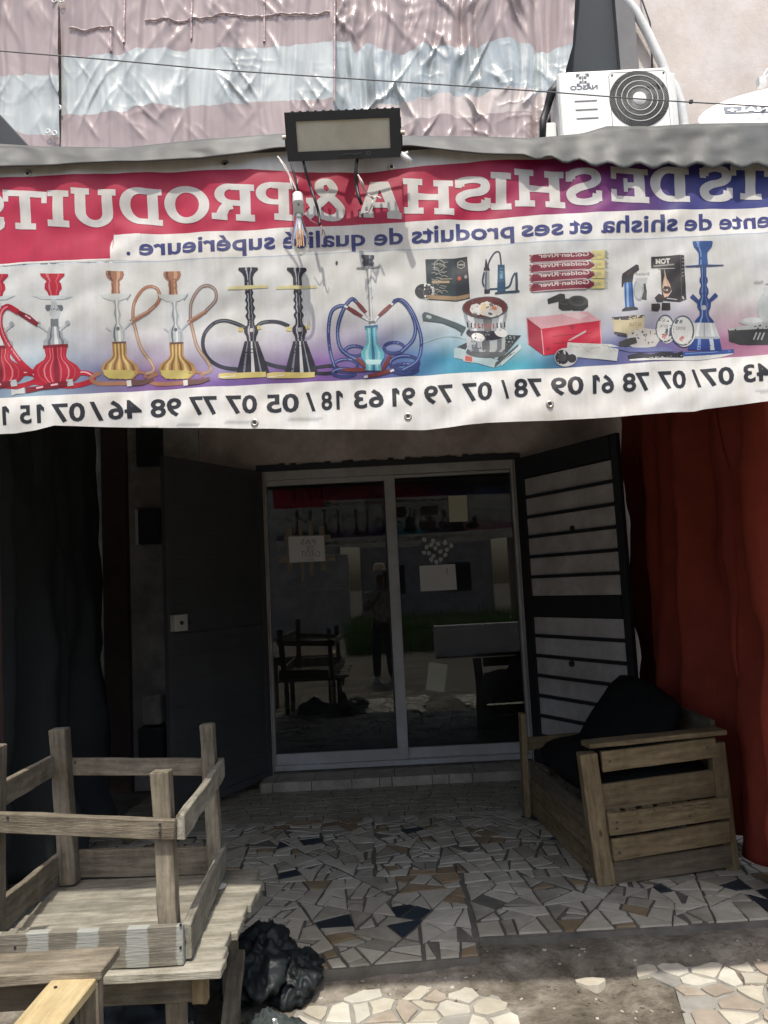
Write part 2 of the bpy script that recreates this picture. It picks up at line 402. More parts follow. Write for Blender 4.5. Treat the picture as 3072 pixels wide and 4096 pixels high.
patch([V2(*p) for p in [(.80, 1.7), (.90, 2.5), (.93, 2.75), (.98, 2.98), (.88, 3.12), (.86, 3.22), (1.5, 3.25), (2.4, 3.27), (2.4, 1.7)]], 'crazy_paving', .11, 8)
# litter
b = MB(); p = atz(2320, 3990, -.075); b.tube([p, p + Vector((.035, -.012, .004))], .004, 6)
tag(b.build('cigarette_butt', M_white), 'small white cigarette butt lying on the dirt between the paving patches', 'litter')
p = atz(2365, 3945, -.08); b = MB()
b.prism([(p.x + .055 * math.cos(t) * (1 + .25 * math.sin(3 * t)), p.y + .03 * math.sin(t), -.062) for t in [i * math.pi / 5 for i in range(10)]], (0, 0, -.03))
tag(b.build('broken_stone', M_pave[0]), 'flat pale broken stone half sunk in the dirt', 'stone')
b = MB()
for _ in range(420):
    x = rr.uniform(-.3, 1.4); y = rr.uniform(2.4, 3.25); s = rr.uniform(.002, .007); z = dirt_fn((x + 2.3) / 5, (y - 1) / 2.55)[2]
    b.box((x, y, z + s * .2), (s * 2, s * 1.6, s), Matrix.Rotation(rr.uniform(0, 3), 3, 'Z') @ Matrix.Rotation(rr.uniform(-.5, .5), 3, 'X'))
g2 = MB()
for _ in range(130):
    x = rr.uniform(-.35, 1.5); y = rr.uniform(2.5, 3.27); s = rr.uniform(.002, .0075); z = dirt_fn((x + 2.3) / 5, (y - 1) / 2.55)[2]
    g2.box((x, y, z + .001), (s * 2.2, s * rr.uniform(.7, 2), s * .5), Matrix.Rotation(rr.uniform(0, 3), 3, 'Z') @ Matrix.Rotation(rr.uniform(-.3, .3), 3, 'X'))
tag(g2.build('tile_chips', M_pave[0]), 'pale chips of broken tile strewn over the dirt', None, None, 'stuff')
tag(b.build('gravel', M_dirt), 'loose grit and small stones scattered over the dirt', None, None, 'stuff')

# ------------------------------------------------------------------ the shop building
DY = 6.0
shop = thing('shop_building', 'pinkish two storey shop building with white sliding glass doors and dark metal shutters', 'building', (0, DY, 0))
OL, OR, OT, OB = -.93, 1.03, 2.385, .09
def quadbox(b, x0, x1, y0, y1, z0, z1): b.box(((x0 + x1) / 2, (y0 + y1) / 2, (z0 + z1) / 2), (x1 - x0, y1 - y0, z1 - z0))
b = MB()
quadbox(b, OR + .001, 6, DY - .05, DY + .15, -.2, OT); quadbox(b, -1.42, OL - .001, DY - .05, DY + .15, -.2, OT)
quadbox(b, -1.42, 6, DY - .05, DY + .15, OT + .002, 3.25)
b.build('wall', M_wall_lo, shop)
b = MB(); quadbox(b, -6, -1.425, DY - .05, DY + .15, -.2, 3.25); b.build('wall', M_whitewall, shop)
b = MB(); quadbox(b, -6, 6.5, DY - .06, DY + .15, 3.255, 7.6); b.build('upper_wall', M_wall, shop)
# upper dark opening and grey jamb post
def pxbox(name, x0, x1, ytop, ybot, Y, th, m, par, bev=.003):
    a = aty(x0, ytop, Y); c = aty(x1, ybot, Y); bb = MB(); quadbox(bb, a.x, c.x, Y, Y + th, c.z, a.z); return bb.build(name, m, par, bevel=bev)
a = aty(2290, 260, DY - .1); c = aty(2470, 260, DY - .1); e = aty(2545, 260, DY - .1)
b = MB(); quadbox(b, a.x - .25, c.x, DY - .09, DY - .06, 3.5, 7.5); b.build('dark_shutter', M_navy, shop)
b = MB(); quadbox(b, c.x + .001, e.x, DY - .16, DY - .06, 3.5, 7.5); b.build('grey_jamb', M_greypost, shop, bevel=.004)
# ragged dark strip along the lintel
b = MB(); n = 46
for i in range(n):
    x0 = OL - .05 + (OR - OL + .1) * i / n; x1 = OL - .05 + (OR - OL + .1) * (i + 1) / n; h = .035 + .018 * fbm(i * .9, 3, 1, 3) + rnd.uniform(0, .006)
    quadbox(b, x0, x1 + .0005, DY - .062 - rnd.uniform(0, .004), DY - .049, OT - .012, OT + h)
b.build('lintel_strip', M_darkpaint, shop)
# interior
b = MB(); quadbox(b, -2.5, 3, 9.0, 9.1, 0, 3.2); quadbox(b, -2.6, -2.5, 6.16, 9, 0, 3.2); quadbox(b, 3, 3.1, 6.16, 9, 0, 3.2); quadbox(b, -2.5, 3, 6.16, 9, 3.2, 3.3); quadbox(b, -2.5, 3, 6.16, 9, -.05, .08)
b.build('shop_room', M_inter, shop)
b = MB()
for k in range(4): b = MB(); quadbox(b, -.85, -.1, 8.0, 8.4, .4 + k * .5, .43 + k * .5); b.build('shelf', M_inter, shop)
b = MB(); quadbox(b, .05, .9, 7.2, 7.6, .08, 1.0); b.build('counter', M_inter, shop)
# step
b = MB(); quadbox(b, -1.0, 1.1, 5.70, DY - .05, -.05, .062); quadbox(b, OL, OR, DY - .05, DY + .15, -.05, .078); b.build('door_step', M_grout, shop)
st = [o for o in bpy.data.objects if o.name == 'door_step'][0]
x = -.99; rr = random.Random(2)
xs = [-.99, -.89, -.605, -.315, -.02, .275, .57, .86, 1.09]
for x0, x1 in zip(xs, xs[1:]):
    b = MB(); quadbox(b, x0 + .003, x1 - .003, 5.712, 5.945, .05, .070); b.build('tile', M_step, st, bevel=.002)
xs = [-.99, -.90, -.62, -.33, -.13, -.04, .25, .37, .54, 1.09]
for x0, x1 in zip(xs, xs[1:]):
    b = MB(); quadbox(b, x0 + .003, x1 - .003, 5.688, 5.709, .004, .071); b.build('tile', M_step, st, bevel=.002)
# sliding door
def frame_piece(b, x0, x1, z0, z1, y0=0, y1=.04): quadbox(b, x0, x1, DY + y0, DY + y1, z0, z1)
b = MB(); MUL = .055
frame_piece(b, OL, OR, OT - .075, OT - .004, 0, .09); frame_piece(b, OL, OR, .08, .118, -.012, .09)
frame_piece(b, OL, OL + .012, .119, OT - .076, 0, .09); frame_piece(b, OR - .02, OR, .119, OT - .076, 0, .09)
sd = b.build('sliding_door', M_alu, shop, bevel=.003)
b = MB(); frame_piece(b, MUL - .042, MUL + .04, .119, OT - .0765, .012, .05); b.build('mullion', M_alu, sd, bevel=.004)
b = MB(); frame_piece(b, OL + .013, MUL - .043, .1185, .20, .015, .05); b.build('bottom_rail', M_alu, sd, bevel=.003)
b = MB(); frame_piece(b, OL + .013, MUL - .043, OT - .118, OT - .0765, .015, .05); b.build('top_rail', M_alu, sd, bevel=.003)
b = MB(); frame_piece(b, MUL + .041, OR - .021, .1185, .195, .04, .075); b.build('bottom_rail', M_alu, sd, bevel=.003)
b = MB(); frame_piece(b, MUL + .041, OR - .021, OT - .10, OT - .0765, .04, .075); b.build('top_rail', M_alu, sd, bevel=.003)
b = MB(); frame_piece(b, MUL - .055, MUL - .0435, .201, OT - .119, .02, .045); b.build('seal', M_bar, sd)
gm = bpy.data.materials.new('door_glass'); gm.use_nodes = True; t = gm.node_tree; t.nodes.clear()
o_ = t.nodes.new('ShaderNodeOutputMaterial'); mx = t.nodes.new('ShaderNodeMixShader'); gl = t.nodes.new('ShaderNodeBsdfGlossy'); tr = t.nodes.new('ShaderNodeBsdfTransparent')
fr = t.nodes.new('ShaderNodeFresnel'); fr.inputs[0].default_value = 1.62; gl.inputs['Roughness'].default_value = .006; gl.inputs['Color'].default_value = (.95, 1, .97, 1)
tr.inputs[0].default_value = (.5, .55, .53, 1)
mu = t.nodes.new('ShaderNodeMath'); mu.operation = 'MULTIPLY'; mu.inputs[1].default_value = 1.05
t.links.new(fr.outputs[0], mu.inputs[0]); t.links.new(mu.outputs[0], mx.inputs[0]); df = t.nodes.new('ShaderNodeBsdfDiffuse'); df.inputs[0].default_value = (.5, .5, .45, 1); dn = t.nodes.new('ShaderNodeTexNoise'); dn.inputs['Scale'].default_value = 2.5; dn.inputs['Detail'].default_value = 8; dm = t.nodes.new('ShaderNodeMapRange'); dm.inputs[1].default_value = .35; dm.inputs[2].default_value = .75; dm.inputs[3].default_value = .008; dm.inputs[4].default_value = .07  # patchy dusty film, mixed in pale to lift the dark of the panes
dtc = t.nodes.new('ShaderNodeTexCoord'); t.links.new(dtc.outputs['Object'], dn.inputs[0]); t.links.new(dn.outputs[0], dm.inputs[0]); dx = t.nodes.new('ShaderNodeMixShader'); t.links.new(dm.outputs[0], dx.inputs[0]); t.links.new(tr.outputs[0], dx.inputs[1]); t.links.new(df.outputs[0], dx.inputs[2]); t.links.new(dx.outputs[0], mx.inputs[1]); t.links.new(gl.outputs[0], mx.inputs[2]); t.links.new(mx.outputs[0], o_.inputs[0])
for x0, x1, y in ((OL + .012, MUL - .044, .03), (MUL + .04, OR - .02, .055)):
    b = MB(); b.poly([(x0, DY + y, .19), (x1, DY + y, .19), (x1, DY + y, OT - .09), (x0, DY + y, OT - .09)]); b.build('glass_pane', gm, sd)
# dark pilasters left of the doorway, and pale strip
b = MB(); quadbox(b, -2.17, -1.98, DY - .12, DY - .051, 0, 3.2); b.build('pilaster', M_brown, shop, bevel=.004)
b = MB(); quadbox(b, -1.90, -1.70, DY - .1, DY - .051, 2.46, 3.0); b.build('junction_box', M_darkpaint, shop, bevel=.004)
b = MB(); quadbox(b, -1.885, -1.72, DY - .14, DY - .051, 1.85, 2.12); b.build('meter_box', M_darkpaint, shop, bevel=.006)
b = MB(); quadbox(b, -1.91, -1.887, DY - .13, DY - .051, 1.85, 2.12); b.build('meter_edge', M_white, shop)
b = MB(); quadbox(b, -1.87, -1.72, DY - .2, DY - .051, .50, .72); b.build('plaster_chunk', M_whitewall, shop, bevel=.03)
b = MB(); quadbox(b, -1.90, -1.70, DY - .22, DY - .051, .25, .49); b.build('drum_box', M_darkpaint, shop, bevel=.02)

# metal shutter leaves, each swung outward
def leaf(hx, ox, oy, mirror):
    h = Vector((hx, DY - .06, 0)); e = Vector((ox, oy, 0)); x = (e - h); W = x.length; x.normalize(); y = Vector((0, 0, 1)).cross(x)
    M = Matrix(((x.x, y.x, 0, h.x), (x.y, y.y, 0, h.y), (0, 0, 1, 0), (0, 0, 0, 1)))
    return M, W
M, W = leaf(OL - .02, -1.44, 5.0, 1)
Z0, Z1 = .06, 2.37
b = MB(); b.box((W / 2, 0, (Z0 + Z1) / 2), (W - .09, .012, Z1 - Z0 - .09)); ld = b.build('metal_door', M_dark_metal, shop, M=M); ld['label'] = 'plain dark metal door leaf swung open'
for z0, z1 in ((Z0, Z0 + .05), (1.14, 1.20), (Z1 - .05, Z1)):
    b = MB(); b.box((W / 2, 0, (z0 + z1) / 2), (W - .1, .038, z1 - z0)); b.build('frame_rail', M_dark_metal, ld, M=M, bevel=.002)
for xx in (.024, W - .024):
    b = MB(); b.box((xx, 0, (Z0 + Z1) / 2), (.048, .04, Z1 - Z0)); b.build('frame_stile', M_dark_metal, ld, M=M, bevel=.002)
for k in range(13):
    z = Z0 + .16 + k * .165
    if abs(z - 1.17) < .07: continue
    b = MB(); b.box((W / 2, 0.0075, z), (W - .1, .007, .03)); b.build('bar', M_dark_metal, ld, M=M, bevel=.002)
LOCK = aty(687, 2492, 5.08); zl = LOCK.z
b = MB(); b.box((W - .07, .045, zl), (.115, .05, .108)); lk = b.build('lock_box', M_lock, ld, M=M, bevel=.006)
b = MB(); b.box((W - .16, .045, zl - .005), (.06, .014, .012)); b.tube([(W - .065, .069, zl), (W - .065, .078, zl)], .014, 12); b.build('lock_bolt', M_dk, ld, M=M)
M, W = leaf(OR + .02, 1.56, 5.0, -1)
b = MB(); b.box((W / 2, .02, (Z0 + Z1) / 2), (W - .02, .004, Z1 - Z0 - .03)); rd = b.build('metal_door', M_bar, shop, M=M); rd['label'] = 'barred metal door leaf with pale sheet panels'
for z0, z1 in ((Z0, Z0 + .07), (1.16, 1.30), (Z1 - .16, Z1)):
    b = MB(); b.box((W / 2, 0, (z0 + z1) / 2), (W - .145, .034, z1 - z0)); b.build('frame_rail', M_bar, rd, M=M, bevel=.002)
b = MB(); b.box((.04, 0, (Z0 + Z1) / 2), (.085, .036, Z1 - Z0)); b.build('frame_stile', M_bar, rd, M=M, bevel=.002)
b = MB(); b.box((W - .03, 0, (Z0 + Z1) / 2), (.06, .036, Z1 - Z0)); b.build('frame_stile', M_bar, rd, M=M, bevel=.002)
def panels(z0, z1, n, last=0):
    h = (z1 - z0) / n
    for k in range(n):
        bb = MB(); bb.box(((.084 + W - .062) / 2, .004, z0 + (k + .5) * h), (W - .15, .006, h - .02))
        bb.build('sheet_panel', M_sheet, rd, M=M)
        if k:
            bb = MB(); bb.box((W / 2, -.004, z0 + k * h), (W - .14, .026, .024)); bb.build('bar', M_bar, rd, M=M, bevel=.002)
panels(1.30, Z1 - .16, 6); panels(Z0 + .07, 1.16, 7)
b = MB(); b.tube([(W * .45, -.005, .83), (W * .45, -.02, .83)], .022, 12); b.tube([(W * .55, -.01, 1.78), (W * .55, -.018, 1.78)], .02, 10); b.build('door_knob', M_dk, rd, M=M)

# ------------------------------------------------------------------ street side opposite (only its reflection is seen)
b = MB(); quadbox(b, .9, 6.0, -4.0, -3.8, -.12, .52); tag(b.build('low_wall', M_wall, bevel=.02), 'low pale masonry wall across the street', 'wall')
b = MB(); quadbox(b, -14, -1.2, -12.4, -12, -.12, 2.4); tag(b.build('compound_wall', M_wall_lo, bevel=.02), 'long compound wall behind the photographer', 'wall')
b = MB(); rr = random.Random(6)
for _ in range(5200):
    x = rr.uniform(-1, 7); y = rr.uniform(-8.5, -5); h = rr.uniform(.3, .85); a = rr.uniform(0, 6.3); dx, dy = .02 * math.cos(a), .02 * math.sin(a)
    lx, ly = rr.gauss(0, .16), rr.gauss(0, .16); b.poly([(x - dx, y - dy, -.1), (x + dx, y + dy, -.1), (x + lx, y + ly, h)])
tag(b.build('grass', mat('grass', (.07, .13, .033), .8, .3, 4, trans=.4)), 'tall green grass growing across the street', None, None, 'stuff')
for k, (x0, x1, y, h) in enumerate(((-9, -2.2, -19, 6.5), (-1.2, 4.8, -23, 8.0), (6, 15, -20, 5.5))):
    t_ = thing('house', ('far pale block left of the taller one across the street', 'tallest far block standing across the street', 'lowest far block, right of the tallest across the street')[k], 'building', ((x0 + x1) / 2, y, 0), 'blocks across the street')
    b = MB(); quadbox(b, x0, x1, y - 6, y, -.12, h); b.build('wall', M_wall_lo, t_)
    b = MB(); quadbox(b, x0 - .3, x1 + .3, y - 6.3, y + .3, h, h + .25); b.build('roof', M_darkpaint, t_)
    nx = int((x1 - x0) / 2.2)
    for i in range(nx):
        for j in range(int(h // 2.8)):
            b = MB(); xx = x0 + (i + .5) * (x1 - x0) / nx; quadbox(b, xx - .5, xx + .5, y, y + .05, .9 + j * 2.8, 2.2 + j * 2.8); b.build('window', M_dk, t_)

# ------------------------------------------------------------------ upper floor: plastic curtains, air conditioner, dish, conduit, cable
UY = 5.72
M_mauve = mat('mauve_plastic', (.36, .295, .292), .24, .06, 3, .0012, 9, stretch=(1, 1, 1), bstretch=(1.6, 1, .5), spec=.5)
M_clr = mat('clear_plastic', (.43, .465, .46), .16, .25, 2.2, .0015, 7, bstretch=(1.6, 1, .45), stretch=(1.5, 1, .4), spec=.7, coat=.3)
M_clr2 = mat('shiny_clear_plastic', (.36, .40, .40), .13, .5, 3.5, .004, 6, bstretch=(1.5, 1, .5), stretch=(1.5, 1, .5), spec=.9, coat=1)
M_patch = mat('pale_plastic', (.52, .46, .44), .4, .1, 3, .006, 7)
M_seam = mat('mauve_seam', (.46, .36, .36), .25, .15, 30, .003, 40, spec=.6)
def wave(x, y, seed, amp):
    """hanging film: vertical folds, plus a few sharp slanting creases where it is pulled"""
    xw = x + 30 * noise.noise(Vector((x / 200, y / 260, seed)))
    a = amp * fbm(xw / 150 + seed, y / 1500, seed, 2) + amp * .5 * fbm(xw / 52 + seed * 3, y / 700, seed, 2) + amp * .30 * noise.noise(Vector((xw / 34, y / 420, seed))) + amp * .12 * noise.noise(Vector((xw / 17, y / 200, seed)))
    m1 = max(0, noise.noise(Vector((x / 170 + seed, y / 150, 3.3))) + .12) ; m2 = max(0, noise.noise(Vector((x / 150 - seed, y / 140, 9.1))) + .12)
    r = m1 * (1 - abs(noise.noise(Vector(((x + .55 * y) / 70 + seed, (y - .3 * x) / 330, seed))))) ** 8 + m2 * (1 - abs(noise.noise(Vector(((x - .7 * y) / 75 - seed, (y + .3 * x) / 330, seed + 7))))) ** 8
    h = .3 * max(0, noise.noise(Vector((x / 120, y / 300, seed + 2)))) * (1 - abs(noise.noise(Vector((x / 240, y / 46, seed + 5))))) ** 6
    return a - amp * CREASE[seed] * (r + h)
CREASE = {3.1: .5, 7.7: .62, 12.3: .70}
def curtain(label, x0, x1, bands, seed, amp, rightedge=None, skip=()):
    t_ = thing('plastic_curtain', label, 'curtain', tuple(aty((x0 + x1) / 2, 600, UY)), 'plastic curtains on the upper floor')
    for nm, m, top, bot in bands:
        b = MB(); n = max(20, int((x1 - x0) / 5))
        def fn(u, v):
            x = x0 + (x1 - x0) * u; y = interp(top, x) * (1 - v) + interp(bot, x) * v
            if rightedge: x = x0 + (interp(rightedge, y) - x0) * u
            p = aty(x, y, UY); p.y += wave(x, y, seed, amp); return p
        b.grid(fn, n, 48); b.build(nm, m, t_, smooth=True)
    return t_
H_ = [(-300, -330), (3100, -330)]
c1 = curtain('narrow mauve plastic curtain with clear band at far left upstairs', -260, 238,
    [('mauve_band', M_mauve, H_, [(-260, 330), (0, 300), (100, 293), (160, 300), (238, 306)]),
     ('clear_band', M_clr, [(-260, 330), (0, 300), (100, 293), (160, 300), (238, 306)], [(-260, 520), (70, 522), (110, 535), (215, 545), (238, 548)]),
     ('mauve_band', M_mauve, [(-260, 520), (70, 522), (110, 535), (215, 545), (238, 548)], [(-260, 700), (238, 690)])], 3.1, .05)
T2 = [(240, 214), (330, 222), (440, 222), (500, 214), (560, 196), (700, 196), (900, 196), (1000, 192), (1150, 182), (1250, 166), (1340, 164)]
B2 = [(240, 452), (360, 454), (480, 452), (530, 430), (620, 424), (700, 430), (850, 422), (1000, 410), (1150, 402), (1340, 392)]
c2 = curtain('wide stitched mauve plastic curtain with silvery clear band over the banner', 240, 1338,
    [('mauve_band', M_mauve, H_, T2), ('clear_band', M_clr, T2, B2), ('mauve_band', M_mauve, B2, [(240, 690), (1340, 690)])], 7.7, .045)
T3 = [(1336, 150), (1400, 158), (1420, 205), (1465, 160), (1520, 205), (1600, 210), (1700, 182), (1800, 198), (1950, 176), (2100, 180), (2180, 192), (2300, 178)]
B3 = [(1336, 440), (1500, 430), (1780, 385), (1900, 378), (2300, 358)]
B3b = [(1336, 505), (1600, 505), (1700, 480), (1780, 468), (2000, 466), (2300, 455)]
c3 = curtain('gathered mauve plastic curtain with shiny crumpled clear band beside the dark shutter', 1336, 2300,
    [('mauve_band', M_mauve, H_, T3), ('clear_band', M_clr2, T3, B3), ('pale_band', M_patch, B3, B3b), ('mauve_band', M_mauve, B3b, [(1340, 690), (2300, 690)])], 12.3, .085,
    [(-330, 2325), (0, 2300), (190, 2288), (360, 2240), (540, 2170), (700, 2150)])
def up(x, y, dy=-.05, seed=7.7, amp=.045): p = aty(x, y, UY); p.y += wave(x, y, seed, amp) + dy; return p
for pts in ([(580 + i * 20, 84 - i * .9) for i in range(38)], [(278 + i * 18, 116) for i in range(11)], [(765, -300 + i * 17) for i in range(28)],
            [(1056, -300 + i * 16) for i in range(30)], [(497, -300 + i * 17) for i in range(29)], [(1338, -300 + i * 17) for i in range(43)], [(448, 118 + i * 12) for i in range(9)]):
    b = MB()
    def fn(u, v):
        k = u * (len(pts) - 1); i = min(int(k), len(pts) - 2); f_ = k - i
        x = pts[i][0] * (1 - f_) + pts[i + 1][0] * f_; y = pts[i][1] * (1 - f_) + pts[i + 1][1] * f_
        d = (v - .5) * (9 if abs(pts[0][0] - pts[-1][0]) > 50 else 0); d2 = (v - .5) * (0 if d else 10)
        q = up(x + d2, y + d, -.008); q.y -= .010 * (1 - (2 * v - 1) ** 2) + .004 * fbm(x / 6, y / 6, 2, 2); return q
    b.grid(fn, len(pts) * 3, 4); b.build('seam', M_seam, c2, smooth=True)
for x, y, c in ((224, 14, c2), (252, 12, c2), (236, 432, c2), (200, 538, c1), (226, 543, c1)):
    p = up(x, y, -.03) if c is c2 else up(x, y, -.03, 3.1, .05); b = MB()
    Mx = Matrix.Translation(p) @ Matrix.Rotation(R_(90), 4, 'X'); b.lathe([(.010, 0), (.018, .006), (.024, 0)], 14, Mx); b.build('grommet', M_porc, c, smooth=True)

# air conditioner
AY = 5.42
t_ = thing('air_conditioner', 'white outdoor air conditioner unit with round fan grille on the upper wall', 'air conditioner', tuple(aty(2470, 560, AY)))
tl = aty(2258, 288, AY); tr = aty(2685, 262, AY); zt_ = (tl.z + tr.z) / 2; zb = zt_ - .60; x0, x1 = aty(2240, 400, AY).x, aty(2690, 400, AY).x
b = MB(); quadbox(b, x0, x1, AY, AY + .30, zb, zt_); b.build('casing', M_ac, t_, bevel=.022, seg=3)
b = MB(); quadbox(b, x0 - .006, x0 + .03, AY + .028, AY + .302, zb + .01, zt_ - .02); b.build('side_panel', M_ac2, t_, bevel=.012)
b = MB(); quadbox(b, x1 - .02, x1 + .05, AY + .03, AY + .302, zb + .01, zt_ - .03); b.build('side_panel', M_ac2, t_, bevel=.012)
fc = aty(2557, 396, AY); fr_ = .222
quad = lambda b, c, r0, r1, y, n=64: b.lathe([(r0, 0), (r1, 0)], n, Matrix.Translation((c.x, y, c.z)) @ Matrix.Rotation(R_(90), 4, 'X'))
b = MB(); quad(b, fc, .001, fr_, AY - .0015); b.build('fan_opening', M_dk, t_)
b = MB()
for i in range(96):
    a0 = 2 * math.pi * i / 96; pts = []
    for k in range(6):
        r = .05 + (fr_ - .052) * k / 5; a = a0 + .55 * (k / 5) ** 1.2
        pts.append((fc.x + r * math.cos(a), AY - .006 - .004 * math.sin(math.pi * k / 5), fc.z + r * math.sin(a)))
    b.tube(pts, .0022, 4, False)
b.build('fan_grille', M_grill, t_, smooth=True)
for r in (.095, .135, .178):
    b = MB(); b.tube([(fc.x + r * math.cos(q), AY - .012, fc.z + r * math.sin(q)) for q in [i * math.pi / 24 for i in range(49)]], .0032, 6, False); b.build('grille_ring', M_ring, t_, smooth=True)
b = MB(); b.lathe([(.05, 0), (.046, .006), (.001, .009)], 28, Matrix.Translation((fc.x, AY - .008, fc.z)) @ Matrix.Rotation(R_(90), 4, 'X')); b.build('grille_hub', M_hub, t_, smooth=True)
b = MB(); g0 = x0 + .375
pp = [(g0, zb + .01), (g0, zt_ - .055), (g0 + .02, zt_ - .03), (x1 - .05, zt_ - .03), (x1 - .03, zt_ - .05), (x1 - .03, zb + .01)]
b.tube([(x, AY + .001, z) for x, z in pp], .003, 5); b.build('front_groove', M_grill, t_)
for k in range(3):
    q0 = aty(2298 + k * 4, 405 + k * 35, AY); q1 = aty(2388 + k * 3, 402 + k * 34, AY); b = MB(); b.box(((q0.x + q1.x) / 2, AY - .001, (q0.z + q1.z) / 2), (q1.x - q0.x, .006, .010)); b.build('vent_slot', M_grill, t_, bevel=.002)
for x, z in ((g0 + .025, zt_ - .05), (x1 - .05, zt_ - .05), ):
    b = MB(); b.tube([(x, AY, z), (x, AY - .004, z)], .007, 8); b.build('screw', M_dk, t_)
def flat_text(s, pl, pr, H, m, name, par, bold=.02, yoff=-.002):   # mirrored lettering between two world points on a wall-parallel face
    v, f = text_geo(s, bold); mx_ = max(p[0] for p in v); mn = min(p[0] for p in v); b = MB()
    b.v = [pr + (pl - pr) * ((x - mn) / (mx_ - mn)) + Vector((0, yoff, y * H / .73)) for x, y in v]
    b.f = [tuple(reversed(q)) for q in f]; b.c = [(1, 1, 1)] * len(f); return b.build(name, m, par)
flat_text('NASCO', aty(2281, 361, AY), aty(2391, 356, AY), .034, M_logo, 'lettering', t_, .03)
b = MB(); lc = aty(2331, 320, AY); s_ = .045
for sx in (-1, 1):
    for sz in (-1, 1):
        for d, r in ((.018, .011), (.034, .008)):
            b.poly([(lc.x + sx * d + r * math.cos(q) * 1.0, AY - .002, lc.z + sz * d + r * math.sin(q)) for q in [i * math.pi / 4 for i in range(8)]])
        b.poly([(lc.x + sx * .048, AY - .0025, lc.z + sz * .048), (lc.x + sx * .016, AY - .0025, lc.z + sz * .048), (lc.x + sx * .03, AY - .0025, lc.z + sz * .036), (lc.x + sx * .048, AY - .0025, lc.z + sz * .022)])
b.poly([(lc.x - .004, AY - .0025, lc.z - .03), (lc.x + .004, AY - .0025, lc.z - .03), (lc.x + .004, AY - .0025, lc.z + .03), (lc.x - .004, AY - .0025, lc.z + .03)])
b.build('emblem', M_logo, t_)
b = MB(); q0 = aty(2185, 470, AY); quadbox(b, q0.x - .02, x0 - .012, AY + .1, AY + .3, zb, aty(2200, 455, AY).z); b.build('valve_cover', M_ac, t_, bevel=.02)
b = MB(); b.tube([aty(2235, 330, AY + .1), aty(2205, 370, AY + .1), aty(2190, 430, AY + .15), aty(2172, 480, AY + .1), aty(2170, 560, AY + .1)], [.03, .035, .03, .028, .025], 8); b.build('insulated_hose', M_cable, t_, smooth=True)
b = MB(); quadbox(b, x0 + .05, x0 + .09, AY + .02, DY - .06, zb - .045, zb - .002); b.build('wall_bracket', M_greypost, t_)
b = MB(); quadbox(b, x1 - .09, x1 - .05, AY + .02, DY - .06, zb - .045, zb - .002); b.build('wall_bracket', M_greypost, t_)
# dish
DYS = 5.1
t_ = thing('satellite_dish', 'white satellite dish tilted beside the air conditioner at the right edge', 'satellite dish', tuple(aty(3000, 560, DYS)))
pc = aty(3085, 432, DYS); nrm = Vector((-.22, -.66, .72)).normalized()
ax = Vector((1, 0, 0)); ax = (ax - nrm * ax.dot(nrm)).normalized(); ay = nrm.cross(ax); DR = .46; DD = .075
Md = Matrix(((ax.x, ay.x, nrm.x, pc.x), (ax.y, ay.y, nrm.y, pc.y), (ax.z, ay.z, nrm.z, pc.z), (0, 0, 0, 1)))
b = MB(); n = 9
prof = [(max(.001, DR * k / n), -DD * (1 - (k / n) ** 2)) for k in range(n + 1)] + [(DR + .012, .004), (DR + .012, .012), (DR, .014)] + [(max(.001, DR * k / n), -DD * (1 - (k / n) ** 2) + .008) for k in reversed(range(n))]
b.lathe(prof, 64, Md); b.build('reflector', M_ac, t_, smooth=True)
Mi = Md.inverted()
def on_dish(x, y, off):
    d = ray(x, y); o3 = Mi @ CAM; d3 = Mi.to_3x3() @ d
    t0 = (0 - o3.z) / d3.z
    for _ in range(25):
        p = o3 + d3 * t0; z = -DD * (1 - (p.x ** 2 + p.y ** 2) / DR ** 2) + off; t0 += (z - p.z) / d3.z * .6
    return Md @ (o3 + d3 * t0)
b = MB(); b.grid(lambda u, v: on_dish(2893 + 285 * u + 8 * v, 428 - 9 * u + 27 * v, .012), 20, 4); b.build('logo_band', M_logo, t_, smooth=True)
v, f = text_geo('CANAL+', .05); mx_ = max(p[0] for p in v); b = MB()
b.v = [on_dish(3172 - 262 * x / mx_, 449 - 8 * (1 - x / mx_) * 1 - 19 * y / .73, .016) for x, y in v]; b.f = [tuple(reversed(q)) for q in f]; b.c = [(1, 1, 1)] * len(f)
b.build('lettering', M_white, t_)
b = MB(); b.tube([pc - nrm * (DD + .004), pc + Vector((.12, .35, -.12)), pc + Vector((.12, DY - .06 - pc.y, -.12))], .02, 8); b.build('mount_arm', M_pipe, t_)
b = MB(); q = aty(3045, 330, DYS); b.tube([q, q + Vector((.05, 0, .09)), q + Vector((.1, .1, .12))], .012, 8); b.box(tuple(q), (.05, .05, .06)); b.build('bracket', M_pipe, t_)
# conduit and cables
CY = DY - .14
b = MB()
for pts, r in (([(2440, -330), (2460, -100), (2500, -5), (2545, 50), (2590, 130), (2625, 205), (2650, 256), (2665, 300), (2700, 350), (2725, 420), (2738, 500), (2742, 620)], .036),):
    P = [aty(x, y, CY) for x, y in pts]; Q = []
    for i in range(len(P) - 1):
        for k in range(4): Q.append(P[i].lerp(P[i + 1], k / 4))
    b.tube(Q + [P[-1]], r, 10)
tag(b.build('conduit_pipe', M_pipe, smooth=True), 'thick white conduit curving down behind the air conditioner', 'pipe')
b = MB(); b.tube([aty(x, y, CY + .05) for x, y in ((2540, -330), (2568, 0), (2600, 90), (2608, 180), (2608, 300))], .007, 6)
tag(b.build('thin_cable', M_cable, smooth=True), 'thin dark cable hanging beside the white conduit on the pink wall', 'cable')
b = MB(); tab = [(-300, 178), (0, 204), (400, 236), (850, 278), (1300, 308), (1700, 334), (2200, 368), (2560, 396), (2764, 409), (3072, 426), (3400, 446)]
